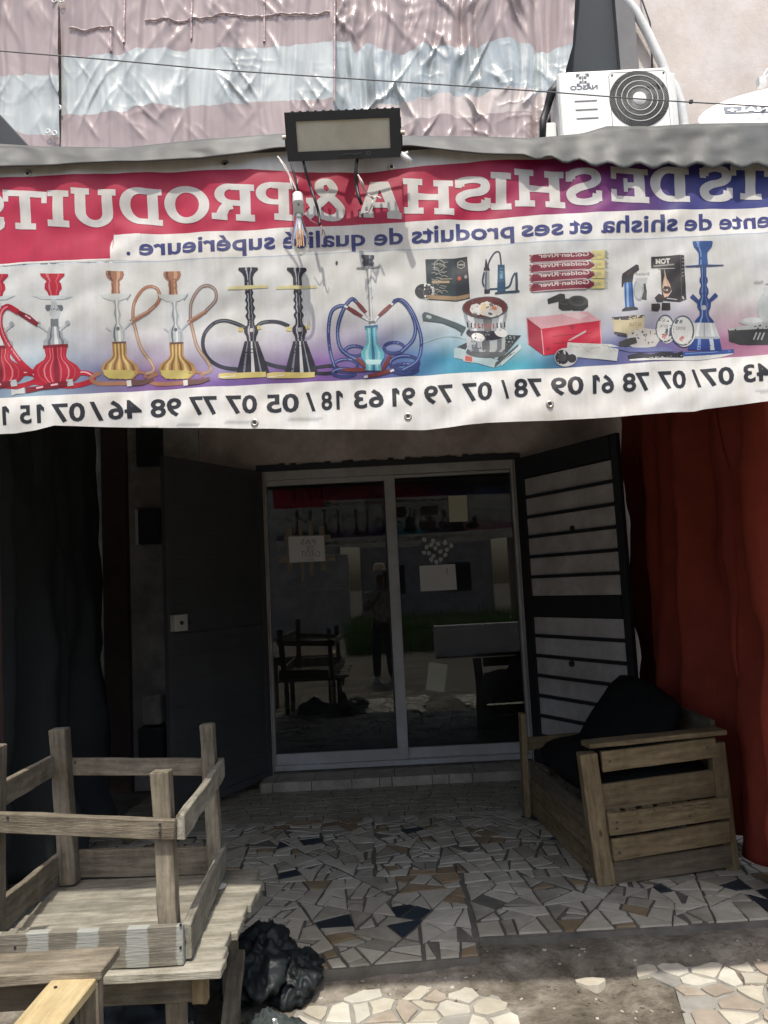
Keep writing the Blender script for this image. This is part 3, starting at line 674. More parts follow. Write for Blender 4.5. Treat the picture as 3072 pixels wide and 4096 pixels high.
b.tube([aty(-300 + 3700 * i / 40, interp(tab, -300 + 3700 * i / 40), 4.4) for i in range(41)], .0040, 6)
oc = tag(b.build('overhead_cable', M_greypost, smooth=True), 'thin dark cable strung across the upper facade from left to right', 'cable')
b = MB(); q = aty(2764, 407, 4.4); b.box(tuple(q), (.02, .016, .018)); b.build('cable_clip', M_cable, oc)
# dark awning corner, far left
b = MB(); b.prism([aty(x, y, 3.0) for x, y in ((-260, 200), (-260, 640), (170, 640), (0, 456))], (0, .03, 0))
tag(b.build('dark_sheet', M_darkpaint, bevel=.004), 'dark slanted sheet corner poking up behind the grey flap at far left', 'sheet')

# ------------------------------------------------------------------ awning with its front flap
aw = thing('awning', 'grey tarpaulin awning with a wavy front flap over the banner', 'awning', (0, 2.3, 2.6))
FT = [(-500, 555), (0, 578), (170, 588), (500, 592), (800, 560), (1130, 536), (1400, 541), (1640, 545), (2000, 550), (2120, 556), (2330, 536), (2430, 506), (2600, 508), (2800, 496), (3072, 492), (3600, 480)]
FB = [(-500, 690), (0, 668), (200, 662), (330, 652), (460, 646), (560, 646), (800, 634), (1000, 610), (1100, 592), (1180, 588), (1400, 590), (1640, 582), (1800, 602), (1920, 614), (2040, 620), (3600, 700)]
def flapb(x):
    if x < 2040: return interp(FB, x)
    k = (x - 2040) / 118.; return 618 + 46 * min(1, (x - 2040) / 420) + 11 * math.cos(k * 2 * math.pi + .8) * min(1, (x - 2040) / 120)
def flap(u, v):
    x = -600 + 4900 * u; y = interp(FT, x) * (1 - v) + flapb(x) * v
    Y = 2.238 - .034 * v + .012 * fbm(x / 160, y / 90, 3, 3) + (.005 * v * math.sin((x - 2040) / 118. * 2 * math.pi) if x > 2040 else 0)
    return aty(x, y, Y)
b = MB(); b.grid(flap, 220, 12); b.build('front_flap', M_awn, aw, smooth=True, solid=.003)
def roof(u, v):
    p = flap(u, 0);  q = Vector((p.x * 1.9, DY - .06, 3.22)); r = p.lerp(q, v)
    r.z += .03 * fbm(r.x * 1.5, r.y * 1.5, 1, 3) * min(1, v * 6); r.z -= .002 * min(1, v * 20); return r
b = MB(); b.grid(roof, 220, 20); b.build('roof_sheet', M_awn, aw, smooth=True, solid=.004)
b = MB(); b.tube([(-2.4, 2.32, 2.735), (2.6, 2.32, 2.70)], .02, 8); b.build('front_pole', M_awn_in, aw)
for x in (-1.75, 2.02):
    b = MB(); b.tube([(x, 2.36, -.12), (x, 2.34, 2.64)], .025, 8); b.build('post', M_awn_in, aw)
    b = MB(); b.tube([(x, 2.34, 2.64), (x, DY - .06, 3.10)], .02, 8); b.build('rafter', M_awn_in, aw)

# ------------------------------------------------------------------ the printed banner
LEAN = .05
def bpt(x, y, off=0.0):
    d = ray(x, y); t = (2.2 + LEAN * (CZ - 2.0)) / (d.y - LEAN * d.z); p = CAM + d * t
    wv = .010 * fbm(x / 420, y / 300, 5, 3) + .006 * fbm(x / 160 + y / 220, y / 190, 9, 2) + .004 * math.sin(x / 95.) * max(0, (y - 1580) / 130) - .007 * math.exp(-((y - 820 + (x - 2000) * .42) / 55) ** 2) * max(0, 1 - abs(x - 1950) / 380)
    return p + Vector((0, -1, LEAN)).normalized() * (off + wv)
BT = [(-260, 680), (0, 655), (700, 632), (1200, 606), (1640, 600), (2100, 585), (3072, 556), (3330, 545)]
BB = [(-260, 1720), (0, 1736), (60, 1734), (150, 1722), (220, 1703), (300, 1704), (700, 1712), (1000, 1716), (1400, 1718), (1700, 1720), (1790, 1712), (1950, 1694), (2200, 1682), (2400, 1672), (2780, 1645), (2810, 1638), (3072, 1606), (3330, 1575)]
RB = [(-260, 1072), (0, 1058), (450, 1036), (455, 938), (1024, 921), (1500, 893), (2048, 868), (2560, 842), (3072, 828), (3330, 818)]
RT = [(-260, 722), (0, 712), (300, 700), (700, 684), (1000, 676), (1180, 690), (1450, 684), (1640, 668), (2050, 640), (3072, 590), (3330, 580)]
PT = [(-260, 1082), (0, 1070), (600, 1046), (1024, 1032), (1600, 1000), (2048, 978), (3072, 936), (3330, 926)]
PB = [(-260, 1606), (0, 1593), (500, 1567), (1024, 1539), (1500, 1514), (2048, 1481), (2560, 1452), (3072, 1416), (3330, 1398)]
def lerp3(a, b_, t): t = max(0, min(1, t)); return tuple(p + (q - p) * t for p, q in zip(a, b_))
WHT = (.78, .78, .765)
def ramp3(tab, x):
    if x <= tab[0][0]: return tab[0][1]
    for (a, c), (d, e) in zip(tab, tab[1:]):
        if x <= d: return lerp3(c, e, (x - a) / (d - a))
    return tab[-1][1]
ban = thing('banner', 'long printed vinyl banner advertising shisha pipes hung under the awning flap', 'banner', tuple(bpt(1536, 1200)))
class Art:           # printed layers: each call sits a hair above the one before
    def __init__(s, lift=.0012): s.b = MB(); s.o = lift * .75
    def poly(s, pts, c, step=.00003):
        s.b.cur = c; s.o += step; s.b.poly([(x, y, s.o) for x, y in pts])
    def ell(s, cx, cy, rx, ry, c, rot=0, n=20):
        cr, sr = math.cos(rot), math.sin(rot)
        s.poly([(cx + rx * math.cos(q) * cr - ry * math.sin(q) * sr, cy + rx * math.cos(q) * sr + ry * math.sin(q) * cr) for q in [-i * 2 * math.pi / n for i in range(n)]], c)
    def strip(s, pts, wd, c, step=.00003):
        s.b.cur = c; s.o += step; P = [Vector(p) for p in pts]; n = len(P); L = []
        ws = wd if isinstance(wd, (list, tuple)) else [wd] * n
        for k, p in enumerate(P):
            t = (P[min(k + 1, n - 1)] - P[max(k - 1, 0)]).normalized(); nn = Vector((-t.y, t.x)) * ws[k] / 2; L.append((p + nn, p - nn))
        for (a, c_), (d, e) in zip(L, L[1:]): s.b.poly([(q.x, q.y, s.o) for q in (a, c_, e, d)])
    def curve(s, pts, wd, c, seg=6):
        P = [Vector(p) for p in pts]; out = []
        for i in range(len(P) - 1):
            p0, p1, p2, p3 = P[max(i - 1, 0)], P[i], P[i + 1], P[min(i + 2, len(P) - 1)]
            for k in range(seg):
                t = k / seg; out.append(.5 * ((2 * p1) + (p2 - p0) * t + (2 * p0 - 5 * p1 + 4 * p2 - p3) * t * t + (3 * p1 - p0 - 3 * p2 + p3) * t ** 3))
        s.strip([tuple(q) for q in out] + [tuple(P[-1])], wd, c)
    def prof(s, cx, pr, c, lean=.05, hl=None):     # symmetric silhouette, pr = [(y, halfwidth)]; axis leans like the cloth
        y0 = pr[0][0]; X = lambda y: cx + (y - y0) * lean
        s.b.cur = c; s.o += .00003
        for (ya, wa), (yb, wb) in zip(pr, pr[1:]):
            if yb > ya: s.b.poly([(x, y, s.o) for x, y in ((X(ya) - wa, ya), (X(yb) - wb, yb), (X(yb) + wb, yb), (X(ya) + wa, ya))])
        if hl:
            for fx, fw, cc in hl:
                s.b.cur = cc; s.o += .00003
                for (ya, wa), (yb, wb) in zip(pr, pr[1:]):
                    if yb > ya: s.b.poly([(x, y, s.o) for x, y in ((X(ya) + wa * (fx - fw), ya), (X(yb) + wb * (fx - fw), yb), (X(yb) + wb * (fx + fw), yb), (X(ya) + wa * (fx + fw), ya))])
    def text(s, word, x0, x1, base, em, c, bold=.02, tilt=0.03):
        v, f = text_geo(word, bold); mx_ = max(p[0] for p in v); mn = min(p[0] for p in v); s.b.cur = c; s.o += .00003; i = len(s.b.v)
        for x, y in v:
            px = x1 - (x1 - x0) * (x - mn) / (mx_ - mn); py = base(px) - y * em; s.b.v.append(Vector((px - y * em * tilt, py, s.o)))
        for q in f: s.b.face(*[i + k for k in reversed(q)])
    def done(s, name):
        bm = bmesh.new(); me_ = s.b.mesh(name); bm.from_mesh(me_); bpy.data.meshes.remove(me_)
        for v in bm.verts: v.co.z *= 1.0
        for _ in range(6):
            le = [e for e in bm.edges if (e.verts[0].co.xy - e.verts[1].co.xy).length > 17]
            if not le: break
            bmesh.ops.subdivide_edges(bm, edges=le, cuts=1); bmesh.ops.triangulate(bm, faces=[f for f in bm.faces if len(f.verts) > 4])
        for v in bm.verts: v.co = bpt(v.co.x, v.co.y, v.co.z)
        bmesh.ops.triangulate(bm, faces=bm.faces[:])
        me_ = bpy.data.meshes.new(name); bm.to_mesh(me_); bm.free(); return link(name, me_, M_print, ban)
# cloth: ground colours are vertex colours of the cloth itself
rb_tab = [(-260, (.50, .025, .075)), (1900, (.47, .02, .07)), (2160, (.33, .02, .11)), (2420, (.19, .035, .19)), (2700, (.055, .05, .23)), (3330, (.035, .07, .27))]
glow = [(-260, (.10, .11, .26)), (150, (.28, .40, .50)), (430, (.16, .15, .30)), (620, (.22, .10, .30)), (900, (.17, .10, .32)), (1300, (.20, .10, .32)), (1560, (.10, .12, .33)), (1800, (.06, .30, .45)), (2080, (.06, .36, .47)), (2300, (.10, .14, .32)), (2700, (.16, .13, .30)), (2950, (.45, .20, .32)), (3330, (.5, .25, .36))]
def cloth_col(x, y):
    if interp(RT, x) < y < interp(RB, x): return ramp3(rb_tab, x)
    if interp(PT, x) < y < interp(PB, x):
        t = (y - interp(PT, x)) / (interp(PB, x) - interp(PT, x)); g = ramp3(glow, x); base = (.64, .66, .66)
        t2 = max(0, min(1, (t - .44 + .07 * math.sin(x / 190)) / .44)); return lerp3(base, g, t2 ** 1.4)
    if abs(y - interp(PT, x)) < 5: return (.45, .52, .6)
    if y > interp(BB, x) - 46 and abs(y - (interp(PB, x) + 148)) < 3: return (.5, .5, .5)
    return WHT
b = MB(); NX, NY = 560, 60
rows = []
def cut(x):     # row breaks follow the colour edges so that they stay crisp
    t_, r1, r2, p1, p2, bo = interp(BT, x), interp(RT, x), interp(RB, x), interp(PT, x), interp(PB, x), interp(BB, x)
    seq = [t_, r1 - .5, r1 + .5] + [r1 + (r2 - r1) * k / 20 for k in range(1, 20)] + [r2 - .5, r2 + .5, *[r2 + (p1 - r2) * k / 8 for k in range(1, 8)], p1 - 5, p1] + [p1 + (p2 - p1) * k / 26 for k in range(1, 26)] + [p2 - .5, p2 + .5]
    seq += [p2 + (bo - p2) * k / 14 for k in range(1, 15)]; return seq
cols_ = [-400 + 4700 * i / NX for i in range(NX + 1)] + [449.9, 455.1]; cols_ = sorted(cols_)
for x in cols_: rows.append([(x, y) for y in cut(x)])
for a in rows:
    for x, y in a: b.v.append(bpt(x, y))
K = len(rows[0])
for i in range(len(rows) - 1):
    for j in range(K - 1):
        b.cur = (1, 1, .999); b.face(i * K + j, i * K + j + 1, (i + 1) * K + j + 1, (i + 1) * K + j)
me = b.mesh('cloth', True); ca = me.color_attributes['Col']; flat = [q for a in rows for q in a]
for p in me.polygons:
    cx = sum(flat[v_][0] for v_ in p.vertices) / 4; cy = sum(flat[v_][1] for v_ in p.vertices) / 4
    for li in p.loop_indices:
        x, y = flat[me.loops[li].vertex_index]; ca.data[li].color = (*cloth_col(x + (cx - x) * .02, y + (cy - y) * .05), 1)
link('cloth', me, M_print, ban)
for x, y in ((112, 695), (900, 656), (1565, 664), (1020, 1693), (1632, 1667), (2198, 1619)):
    p = bpt(x, y, .002); Mx = Matrix.Translation(p) @ Matrix.Rotation(R_(90), 4, 'X')
    b = MB(); b.lathe([(.0055, .001), (.009, .003), (.0115, .0)], 16, Mx); e_ = b.build('eyelet', M_steel, ban, smooth=True)
    b = MB(); b.lathe([(.0001, .0008), (.006, .0008)], 12, Mx); b.build('hole', M_dk, e_)
# tagline tag shape
a = Art(.0006); a.poly([(442 + 0, 1040), (440, 985)] + [(492 - 50 * math.sin(q), 985 - 49 * math.cos(q)) for q in [math.pi / 2 - i * math.pi / 16 for i in range(9)]] + [(560, 933), (560, 1042)], WHT)
a.strip([(-255, 1074), (0, 1062), (460, 1038)], 7, WHT); a.done('tag_corner')

# slab serif headline, letter by letter (mirrored on the cloth)
def glyph(ch, W, H):
    sv, sh, sr = 42., 25., 12.; P = []
    R = lambda x0, y0, x1, y1: P.append([(x0, y0), (x1, y0), (x1, y1), (x0, y1)])
    def arc(cx, cy, rx, ry, wx, wy, a0, a1, n=22):
        for k in range(n):
            q0, q1 = a0 + (a1 - a0) * k / n, a0 + (a1 - a0) * (k + 1) / n
            P.append([(cx + rx * math.cos(q0), cy + ry * math.sin(q0)), (cx + rx * math.cos(q1), cy + ry * math.sin(q1)), (cx + (rx - wx) * math.cos(q1), cy + (ry - wy) * math.sin(q1)), (cx + (rx - wx) * math.cos(q0), cy + (ry - wy) * math.sin(q0))])
    def stroke(pts, wd):
        p = [Vector(q) for q in pts]; L = []
        Q = []
        for i in range(len(p) - 1):
            p0, p1, p2, p3 = p[max(i - 1, 0)], p[i], p[i + 1], p[min(i + 2, len(p) - 1)]
            for k in range(5):
                t = k / 5; Q.append(.5 * ((2 * p1) + (p2 - p0) * t + (2 * p0 - 5 * p1 + 4 * p2 - p3) * t * t + (3 * p1 - p0 - 3 * p2 + p3) * t ** 3))
        Q.append(p[-1]); n = len(Q)
        for k, q in enumerate(Q):
            t = (Q[min(k + 1, n - 1)] - Q[max(k - 1, 0)]).normalized(); w_ = wd[0] + (wd[1] - wd[0]) * abs(t.y); nn = Vector((-t.y, t.x)) * w_ / 2; L.append((q + nn, q - nn))
        for (a_, c_), (d_, e_) in zip(L, L[1:]): P.append([tuple(a_), tuple(c_), tuple(e_), tuple(d_)])
    pi = math.pi
    if ch == 'T': R(0, H - sh, W, H); R(0, H - 48, 22, H - sh); R(W - 22, H - 48, W, H - sh); R(W / 2 - sv / 2, sh, W / 2 + sv / 2, H - sh); R(W / 2 - 42, 0, W / 2 + 42, sh)
    if ch == 'I': R(W / 2 - sv / 2, sh, W / 2 + sv / 2, H - sh); R(0, 0, W, sh); R(0, H - sh, W, H)
    if ch == 'H':
        for cx in (W * .2, W * .8): R(cx - sv / 2, sh, cx + sv / 2, H - sh); R(cx - W * .2, 0, cx + W * .19, sh); R(cx - W * .19, H - sh, cx + W * .19, H)
        R(W * .2 + sv / 2, H / 2 - 13, W * .8 - sv / 2, H / 2 + 13)
    if ch == 'E':
        R(0, 0, W, sh); R(0, H - sh, W, H); R(16, sh, 16 + sv, H - sh); R(16 + sv, H / 2 - 12, W * .66, H / 2 + 12); R(W - 22, sh, W, 52); R(W - 22, H - 50, W, H - sh); R(W * .66 - 16, H / 2 - 28, W * .66, H / 2 - 12); R(W * .66 - 16, H / 2 + 12, W * .66, H / 2 + 28)
    if ch == 'D': R(0, 0, W * .5, sh); R(0, H - sh, W * .5, H); R(16, sh, 16 + sv, H - sh); arc(W * .5, H / 2, W * .5, H / 2, sv, sh, -pi / 2, pi / 2)
    if ch == 'O': arc(W / 2, H / 2, W / 2, H / 2 + 3, sv, sh, 0, 2 * pi, 40)
    if ch == 'U':
        for cx in (W * .2, W * .8): R(cx - W * .2, H - sh, cx + W * .2, H); R(cx - sv / 2, H * .36, cx + sv / 2, H - sh)
        arc(W / 2, H * .36, W * .3 + sv / 2, H * .36 + 3, sv, sh + 2, pi, 2 * pi)
    if ch in 'PR':
        R(0, H - sh, W * .55, H); R(16, sh, 16 + sv, H - sh); R(0, 0, 16 + sv + 18, sh); R(16 + sv, H * .40, W * .55, H * .40 + 22); arc(W * .55, H * .40 + (H * .60) / 2, W * .38 if ch == 'R' else W * .45, H * .30, sv * .95, 23, -pi / 2, pi / 2)
        if ch == 'R': stroke([(W * .52, H * .42), (W * .68, H * .34), (W * .78, H * .12), (W * .80, 12)], (30, sv)); R(W * .64, 0, W, sh)
    if ch == 'A':
        for s_ in (-1, 1):
            xb = W / 2 + s_ * W * .33; xt = W / 2 + s_ * 12; P.append([(xb - 22, sh), (xb + 22, sh), (xt + 24, H), (xt - 24, H)]); R(xb - W * .17, 0, xb + W * .17, sh)
        R(W * .28, H * .27, W * .72, H * .27 + 22)
    if ch == 'S':
        stroke([(W * .86, H * .70), (W * .80, H * .84), (W * .52, H - 12), (W * .22, H * .88), (W * .15, H * .70), (W * .30, H * .56), (W * .66, H * .45), (W * .85, H * .30), (W * .76, H * .12), (W * .48, 12), (W * .2, H * .15), (W * .13, H * .30)], (26, 38))
        R(W * .80, H * .62, W * .98, H * .90); R(W * .0, H * .12, W * .17, H * .40)
    if ch == '&':
        stroke([(W * .97, H * .05), (W * .62, H * .42), (W * .30, H * .72), (W * .36, H * .90), (W * .50, H * .94), (W * .64, H * .86), (W * .60, H * .68), (W * .34, H * .54), (W * .12, H * .32), (W * .20, H * .12), (W * .44, H * .07), (W * .68, H * .18), (W * .88, H * .46)], (26, 36)); R(W * .78, H * .40, W * .99, H * .53)
    return P
HEAD = [('S', -92, 20, 778, 928), ('T', 18, 194, 766, 920), ('I', 196, 281, 766, 911), ('U', 290, 469, 758, 905), ('D', 481, 648, 750, 894), ('O', 657, 840, 743, 889), ('R', 849, 1021, 738, 883), ('P', 1027, 1175, 732, 883),
        ('&', 1225, 1382, 717, 880), ('A', 1437, 1607, 722, 871), ('H', 1613, 1817, 718, 858), ('S', 1820, 1965, 709, 838), ('I', 1966, 2047, 692, 834), ('H', 2059, 2261, 680, 830), ('S', 2264, 2409, 673, 821), ('E', 2446, 2597, 669, 811), ('D', 2603, 2761, 666, 804), ('S', 2801, 2934, 657, 804), ('T', 2930, 3085, 652, 794)]
for ch, x0, x1, yt, yb in HEAD:
    a = Art(.0012)
    W_, H_1 = x1 - x0, yb - yt; sl = -.055 * W_ / 2
    for p in glyph(ch, W_, H_1):
        a.b.cur = (.66, .66, .65); a.o += .000006
        a.b.poly([(x1 - gx - (gy) * .03, yb - gy + sl * (1 - 2 * gx / W_) * -1 * .9, a.o) for gx, gy in p])
    a.done('headline_letter')
TAG = [('supérieure', 555, 1101), ('.', 506, 521), ('qualité', 1132, 1462), ('de', 1496, 1613), ('produits', 1647, 2057), ('ses', 2085, 2252), ('et', 2276, 2369), ('shisha', 2403, 2711), ('de', 2739, 2850), ('ente', 2878, 3082)]
TB = [(400, 1022), (600, 1016), (830, 1008), (1060, 997), (1300, 987), (1550, 976), (1850, 957), (2170, 945), (2550, 926), (2950, 915), (3300, 900)]
for w_, x0, x1 in TAG: a = Art(.0012); a.text(w_, x0, x1, lambda x: interp(TB, x), 92, (.045, .055, .20), .022); a.done('tagline_word')
PH = [('17', -58, 46), ('15', 85, 185), ('07', 210, 342), ('/', 361, 413), ('46', 432, 568), ('98', 602, 728), ('77', 759, 870), ('07', 904, 1030), ('05', 1067, 1197), ('/', 1225, 1262), ('18', 1286, 1376), ('63', 1416, 1536), ('91', 1570, 1663), ('79', 1697, 1811), ('07', 1848, 1968), ('/', 2005, 2036), ('78', 2057, 2168), ('09', 2205, 2335), ('61', 2372, 2458), ('78', 2492, 2597), ('07', 2631, 2745), ('/', 2770, 2804), ('07', 2804, 2937), ('43', 2974, 3085)]
PBASE = [(0, 1700), (135, 1693), (500, 1672), (970, 1652), (1130, 1648), (1330, 1635), (1620, 1622), (1900, 1604), (2110, 1585), (2270, 1578), (2415, 1569), (2540, 1563), (2690, 1554), (2870, 1541), (3030, 1524), (3200, 1514)]
INKC = (.025, .028, .036)
for w_, x0, x1 in PH:
    a = Art(.0012); k = 17 if w_[0] == '1' else 0; a.text(w_, x0, x1 - k, lambda x: interp(PBASE, x), 100, INKC, .024)
    if w_[0] == '1': xs_ = x1 - k - 3; yt = interp(PBASE, xs_) - 72; a.poly([(xs_ - 8, yt), (xs_ - 4, yt + 18), (xs_ + 15, yt + 29), (xs_ + 15, yt + 14), (xs_ + 2, yt)], INKC)
    if w_[-1] == '1': xs_ = x0 + 15; yt = interp(PBASE, xs_) - 72; a.poly([(xs_ - 8, yt), (xs_ - 4, yt + 18), (xs_ + 13, yt + 28), (xs_ + 13, yt + 13), (xs_ + 2, yt)], INKC)
    a.done('phone_digits')
def K6(*p): return [(x * .617, 950 + y * .617) for x, y in p]
def K7(*p): return [(1024 + x * .617, 950 + y * .617) for x, y in p]
def K8(*p): return [(2048 + x * .617, 950 + y * .617) for x, y in p]
RED, DRED, PINK = (.42, .012, .03), (.20, .008, .02), (.75, .45, .48)
SIL, DSIL, GRY = (.48, .52, .54), (.14, .16, .18), (.33, .37, .39)
def red_hookah(cx, hose=True):
    a = Art(.0010)
    if hose:
        a.curve([(cx + 30, 1508), (cx + 120, 1492), (cx + 160, 1508), (cx + 140, 1530), (cx + 60, 1545), (cx - 80, 1528)], 20, RED); a.curve([(cx + 30, 1505), (cx + 120, 1489), (cx + 158, 1505)], 5, PINK)
    a.prof(cx, [(1186, 83), (1194, 60), (1200, 42)], (.55, .60, .61)); a.prof(cx, [(1098, 49), (1108, 47), (1129, 25), (1140, 33), (1158, 35), (1172, 24), (1186, 20)], RED, hl=[(-.45, .12, (.58, .14, .18)), (.5, .06, (.55, .1, .14))])
    a.prof(cx + 4, [(1222, 32), (1232, 36), (1244, 30)], DSIL); a.prof(cx + 4, [(1200, 10), (1222, 12), (1250, 22), (1278, 14)], SIL); a.prof(cx + 5, [(1276, 16), (1308, 17)], DSIL); a.prof(cx + 6, [(1308, 22), (1330, 32), (1350, 34), (1366, 52), (1382, 50)], GRY, hl=[(-.5, .12, DSIL), (.1, .16, (.66, .7, .7)), (.6, .10, DSIL)])
    for s_ in (-1, 1): a.strip([(cx + s_ * 26, 1325), (cx + s_ * 56, 1300)], 10, SIL); a.ell(cx + s_ * 60, 1295, 10, 10, GRY)
    a.prof(cx + 9, [(1382, 49), (1392, 46), (1425, 40), (1440, 48), (1462, 82), (1481, 96), (1505, 92), (1522, 74), (1533, 52)], RED, hl=[(-.78, .03, (.5, .06, .09)), (-.52, .035, (.62, .2, .24)), (-.26, .03, (.6, .16, .2)), (0, .12, DRED), (.2, .03, (.55, .1, .14)), (.52, .035, (.62, .2, .24)), (.78, .03, (.5, .06, .09))])
    a.strip([(cx - 42, 1388), (cx + 60, 1384)], 12, DRED)
    a.strip([(cx - 20, 1326), (cx - 62, 1300)], 6, SIL); a.strip([(cx - 62, 1300), (cx - 100, 1272), (cx - 140, 1250)], [16, 24, 16], DRED); a.strip([(cx - 90, 1276), (cx - 112, 1262)], 6, PINK)
    a.curve([(cx - 140, 1250), (cx - 182, 1228), (cx - 210, 1248), (cx - 216, 1300), (cx - 190, 1370), (cx - 136, 1444), (cx - 82, 1494)], 22, RED); a.curve([(cx - 182, 1226), (cx - 208, 1246), (cx - 213, 1300), (cx - 188, 1368), (cx - 134, 1442)], 6, (.62, .25, .30))
    a.strip([(cx + 66, 1532), (cx + 10, 1542), (cx - 50, 1552), (cx - 112, 1562)], [18, 26, 18, 24], DRED); a.strip([(cx + 80, 1530), (cx + 56, 1534)], 26, SIL)
    for q in (0, 1): a.strip([(cx + 20 - 60 * q, 1538 + 10 * q), (cx - 8 - 60 * q, 1543 + 10 * q)], 7, PINK)
    a.strip([(cx - 116, 1562), (cx - 150, 1568), (cx - 168, 1570)], [26, 16, 28], (.55, .57, .57))
    a.done('printed_hookah')
red_hookah(-14); red_hookah(214)
GOLD, DGOLD, BRN, DBRN = (.42, .25, .08), (.20, .10, .04), (.36, .17, .10), (.14, .07, .06)
for cx in (462, 690):
    a = Art(.0010)
    H = [(cx + 70, 1284), (cx + 74, 1215), (cx + 106, 1160), (cx + 140, 1144), (cx + 170, 1160), (cx + 172, 1200), (cx + 132, 1242)]
    a.curve(H, 13, BRN if cx < 500 else (.25, .2, .19)); a.curve(H, 3, (.5, .38, .32))
    D = [(cx + 72, 1290), (cx + 98, 1385), (cx + 140, 1446), (cx + 152, 1480), (cx + 120, 1494)]; a.curve(D, 14, (.36, .24, .17)); a.curve(D, 4, (.55, .42, .34))
    a.curve([(cx - 60, 1492), (cx - 95, 1512), (cx - 70, 1534), (cx + 30, 1532), (cx + 64, 1530)], 16, BRN)
    a.curve([(cx + 60, 1488), (cx + 110, 1490), (cx + 120, 1510)], 11, BRN)
    a.prof(cx, [(1176, 60), (1190, 52), (1203, 24)], (.56, .60, .60)); a.strip([(cx + 46, 1200), (cx + 62, 1176)], 4, GRY)
    a.prof(cx - 3, [(1084, 33), (1098, 36), (1112, 30), (1124, 16), (1138, 18), (1152, 16), (1176, 18)], BRN, hl=[(.4, .2, (.55, .35, .22)), (-.6, .15, DBRN)])
    a.prof(cx + 4, [(1203, 14), (1225, 8), (1240, 12), (1258, 16), (1272, 11), (1292, 8), (1312, 24), (1328, 30), (1346, 32), (1366, 26)], SIL, hl=[(-.5, .14, DSIL), (.15, .16, (.72, .75, .75)), (.7, .12, GRY)])
    a.ell(cx + 10, 1315, 7, 8, DSIL); a.strip([(cx + 26, 1322), (cx + 66, 1284)], 7, SIL); a.strip([(cx + 60, 1288), (cx + 134, 1242)], [16, 12], BRN); a.strip([(cx + 66, 1280), (cx + 128, 1243)], 3, (.6, .42, .32)); a.strip([(cx - 18, 1322), (cx - 36, 1308)], 8, SIL)
    a.prof(cx + 13, [(1366, 29), (1374, 29), (1420, 27), (1434, 36), (1456, 66), (1476, 75), (1498, 66), (1516, 46)], GOLD, hl=[(-.8, .06, DGOLD), (-.55, .07, (.62, .48, .2)), (-.3, .06, DGOLD), (-.05, .08, (.62, .46, .18)), (.2, .06, DGOLD), (.45, .08, (.62, .5, .22)), (.72, .07, DGOLD)])
    a.prof(cx + 14, [(1480, 62), (1500, 60), (1514, 42)], (.52, .44, .14)); a.strip([(cx - 12, 1371), (cx + 42, 1369)], 8, DBRN)
    a.strip([(cx + 62, 1530), (cx + 110, 1528), (cx + 150, 1516)], [24, 20, 14], DBRN); a.strip([(cx + 44, 1533), (cx + 62, 1531)], 24, (.66, .66, .64))
    a.done('printed_hookah')
BLK, YEL, HI = (.022, .022, .035), (.60, .50, .18), (.42, .44, .50)
for k, cx in enumerate((993, 1187)):
    a = Art(.0010)
    if k == 0: hs = [(985, 1312), (950, 1295), (900, 1281), (855, 1290), (818, 1330), (812, 1385), (835, 1435), (890, 1468), (960, 1478)]
    else:
        hs = [(1157, 1305), (1116, 1289), (1073, 1286), (1036, 1297), (1012, 1340), (1024, 1425), (1086, 1462), (1180, 1478)]
        a.curve([(1200, 1486), (1271, 1470), (1332, 1464), (1356, 1480), (1310, 1494), (1240, 1492)], 13, BLK)
    a.curve(hs, 15, (.035, .04, .055)); a.curve(hs[:5], 3, (.16, .18, .22))
    a.prof(cx, [(1072, 38), (1082, 40), (1096, 24), (1112, 17), (1145, 18)], BLK, hl=[(-.2, .1, HI), (.3, .06, HI)])
    a.prof(cx + 3, [(1158, 13), (1172, 17), (1184, 11), (1200, 19), (1214, 12), (1230, 20), (1246, 12), (1262, 21), (1280, 13), (1298, 15), (1312, 28), (1328, 29), (1346, 20), (1366, 18)], BLK, hl=[(-.35, .12, HI), (.4, .07, (.25, .26, .3))])
    a.strip([(cx - 82, 1155), (cx, 1150), (cx + 80, 1149)], [10, 15, 10], (.62, .57, .30))
    a.prof(cx + 13, [(1366, 27), (1378, 30), (1486, 65), (1494, 64)], BLK, hl=[(-.55, .07, (.2, .2, .26)), (.02, .11, (.62, .63, .66)), (.5, .05, (.26, .27, .32))])
    a.strip([(cx - 40, 1316), (cx - 22, 1318)], 17, YEL); a.strip([(cx + 36, 1312), (cx + 50, 1308)], 15, YEL); a.ell(cx + 13, 1320, 8, 9, (.5, .5, .48))
    a.poly([(cx - 118, 1496), (cx - 92, 1492), (cx + 72, 1489), (cx + 72, 1510), (cx - 92, 1516), (cx - 118, 1514)], YEL); a.strip([(cx - 110, 1511), (cx - 50, 1503)], 5, (.7, .68, .6))
    a.done('printed_hookah')
NAV, BLU, CYN, HND = (.03, .045, .17), (.06, .10, .33), (.10, .38, .46), (.17, .035, .035)
a = Art(.0010)
for ex, ey, rx, ry in ((1419, 1404, 38, 20), (1384, 1462, 48, 26), (1576, 1392, 40, 22), (1618, 1452, 58, 28), (1376, 1490, 46, 16), (1620, 1476, 52, 20)):
    ring = [(ex + rx * math.cos(q), ey + ry * math.sin(q)) for q in [i * math.pi / 9 for i in range(19)]]; a.strip(ring, 13, NAV); a.strip(ring[9:16], 4, (.2, .25, .5))
for hs in (K7((590, 455), (540, 452), (490, 490), (470, 600), (480, 730), (510, 840)), K7((655, 425), (620, 405), (570, 470), (530, 590), (550, 720), (650, 790)), K7((880, 435), (925, 405), (985, 460), (1030, 560), (1020, 660), (940, 745)), K7((890, 415), (950, 410), (1010, 480), (1055, 590), (1072, 690), (1045, 800), (950, 860))):
    a.curve(hs, 14, NAV); a.curve(hs, 4, (.16, .24, .5))
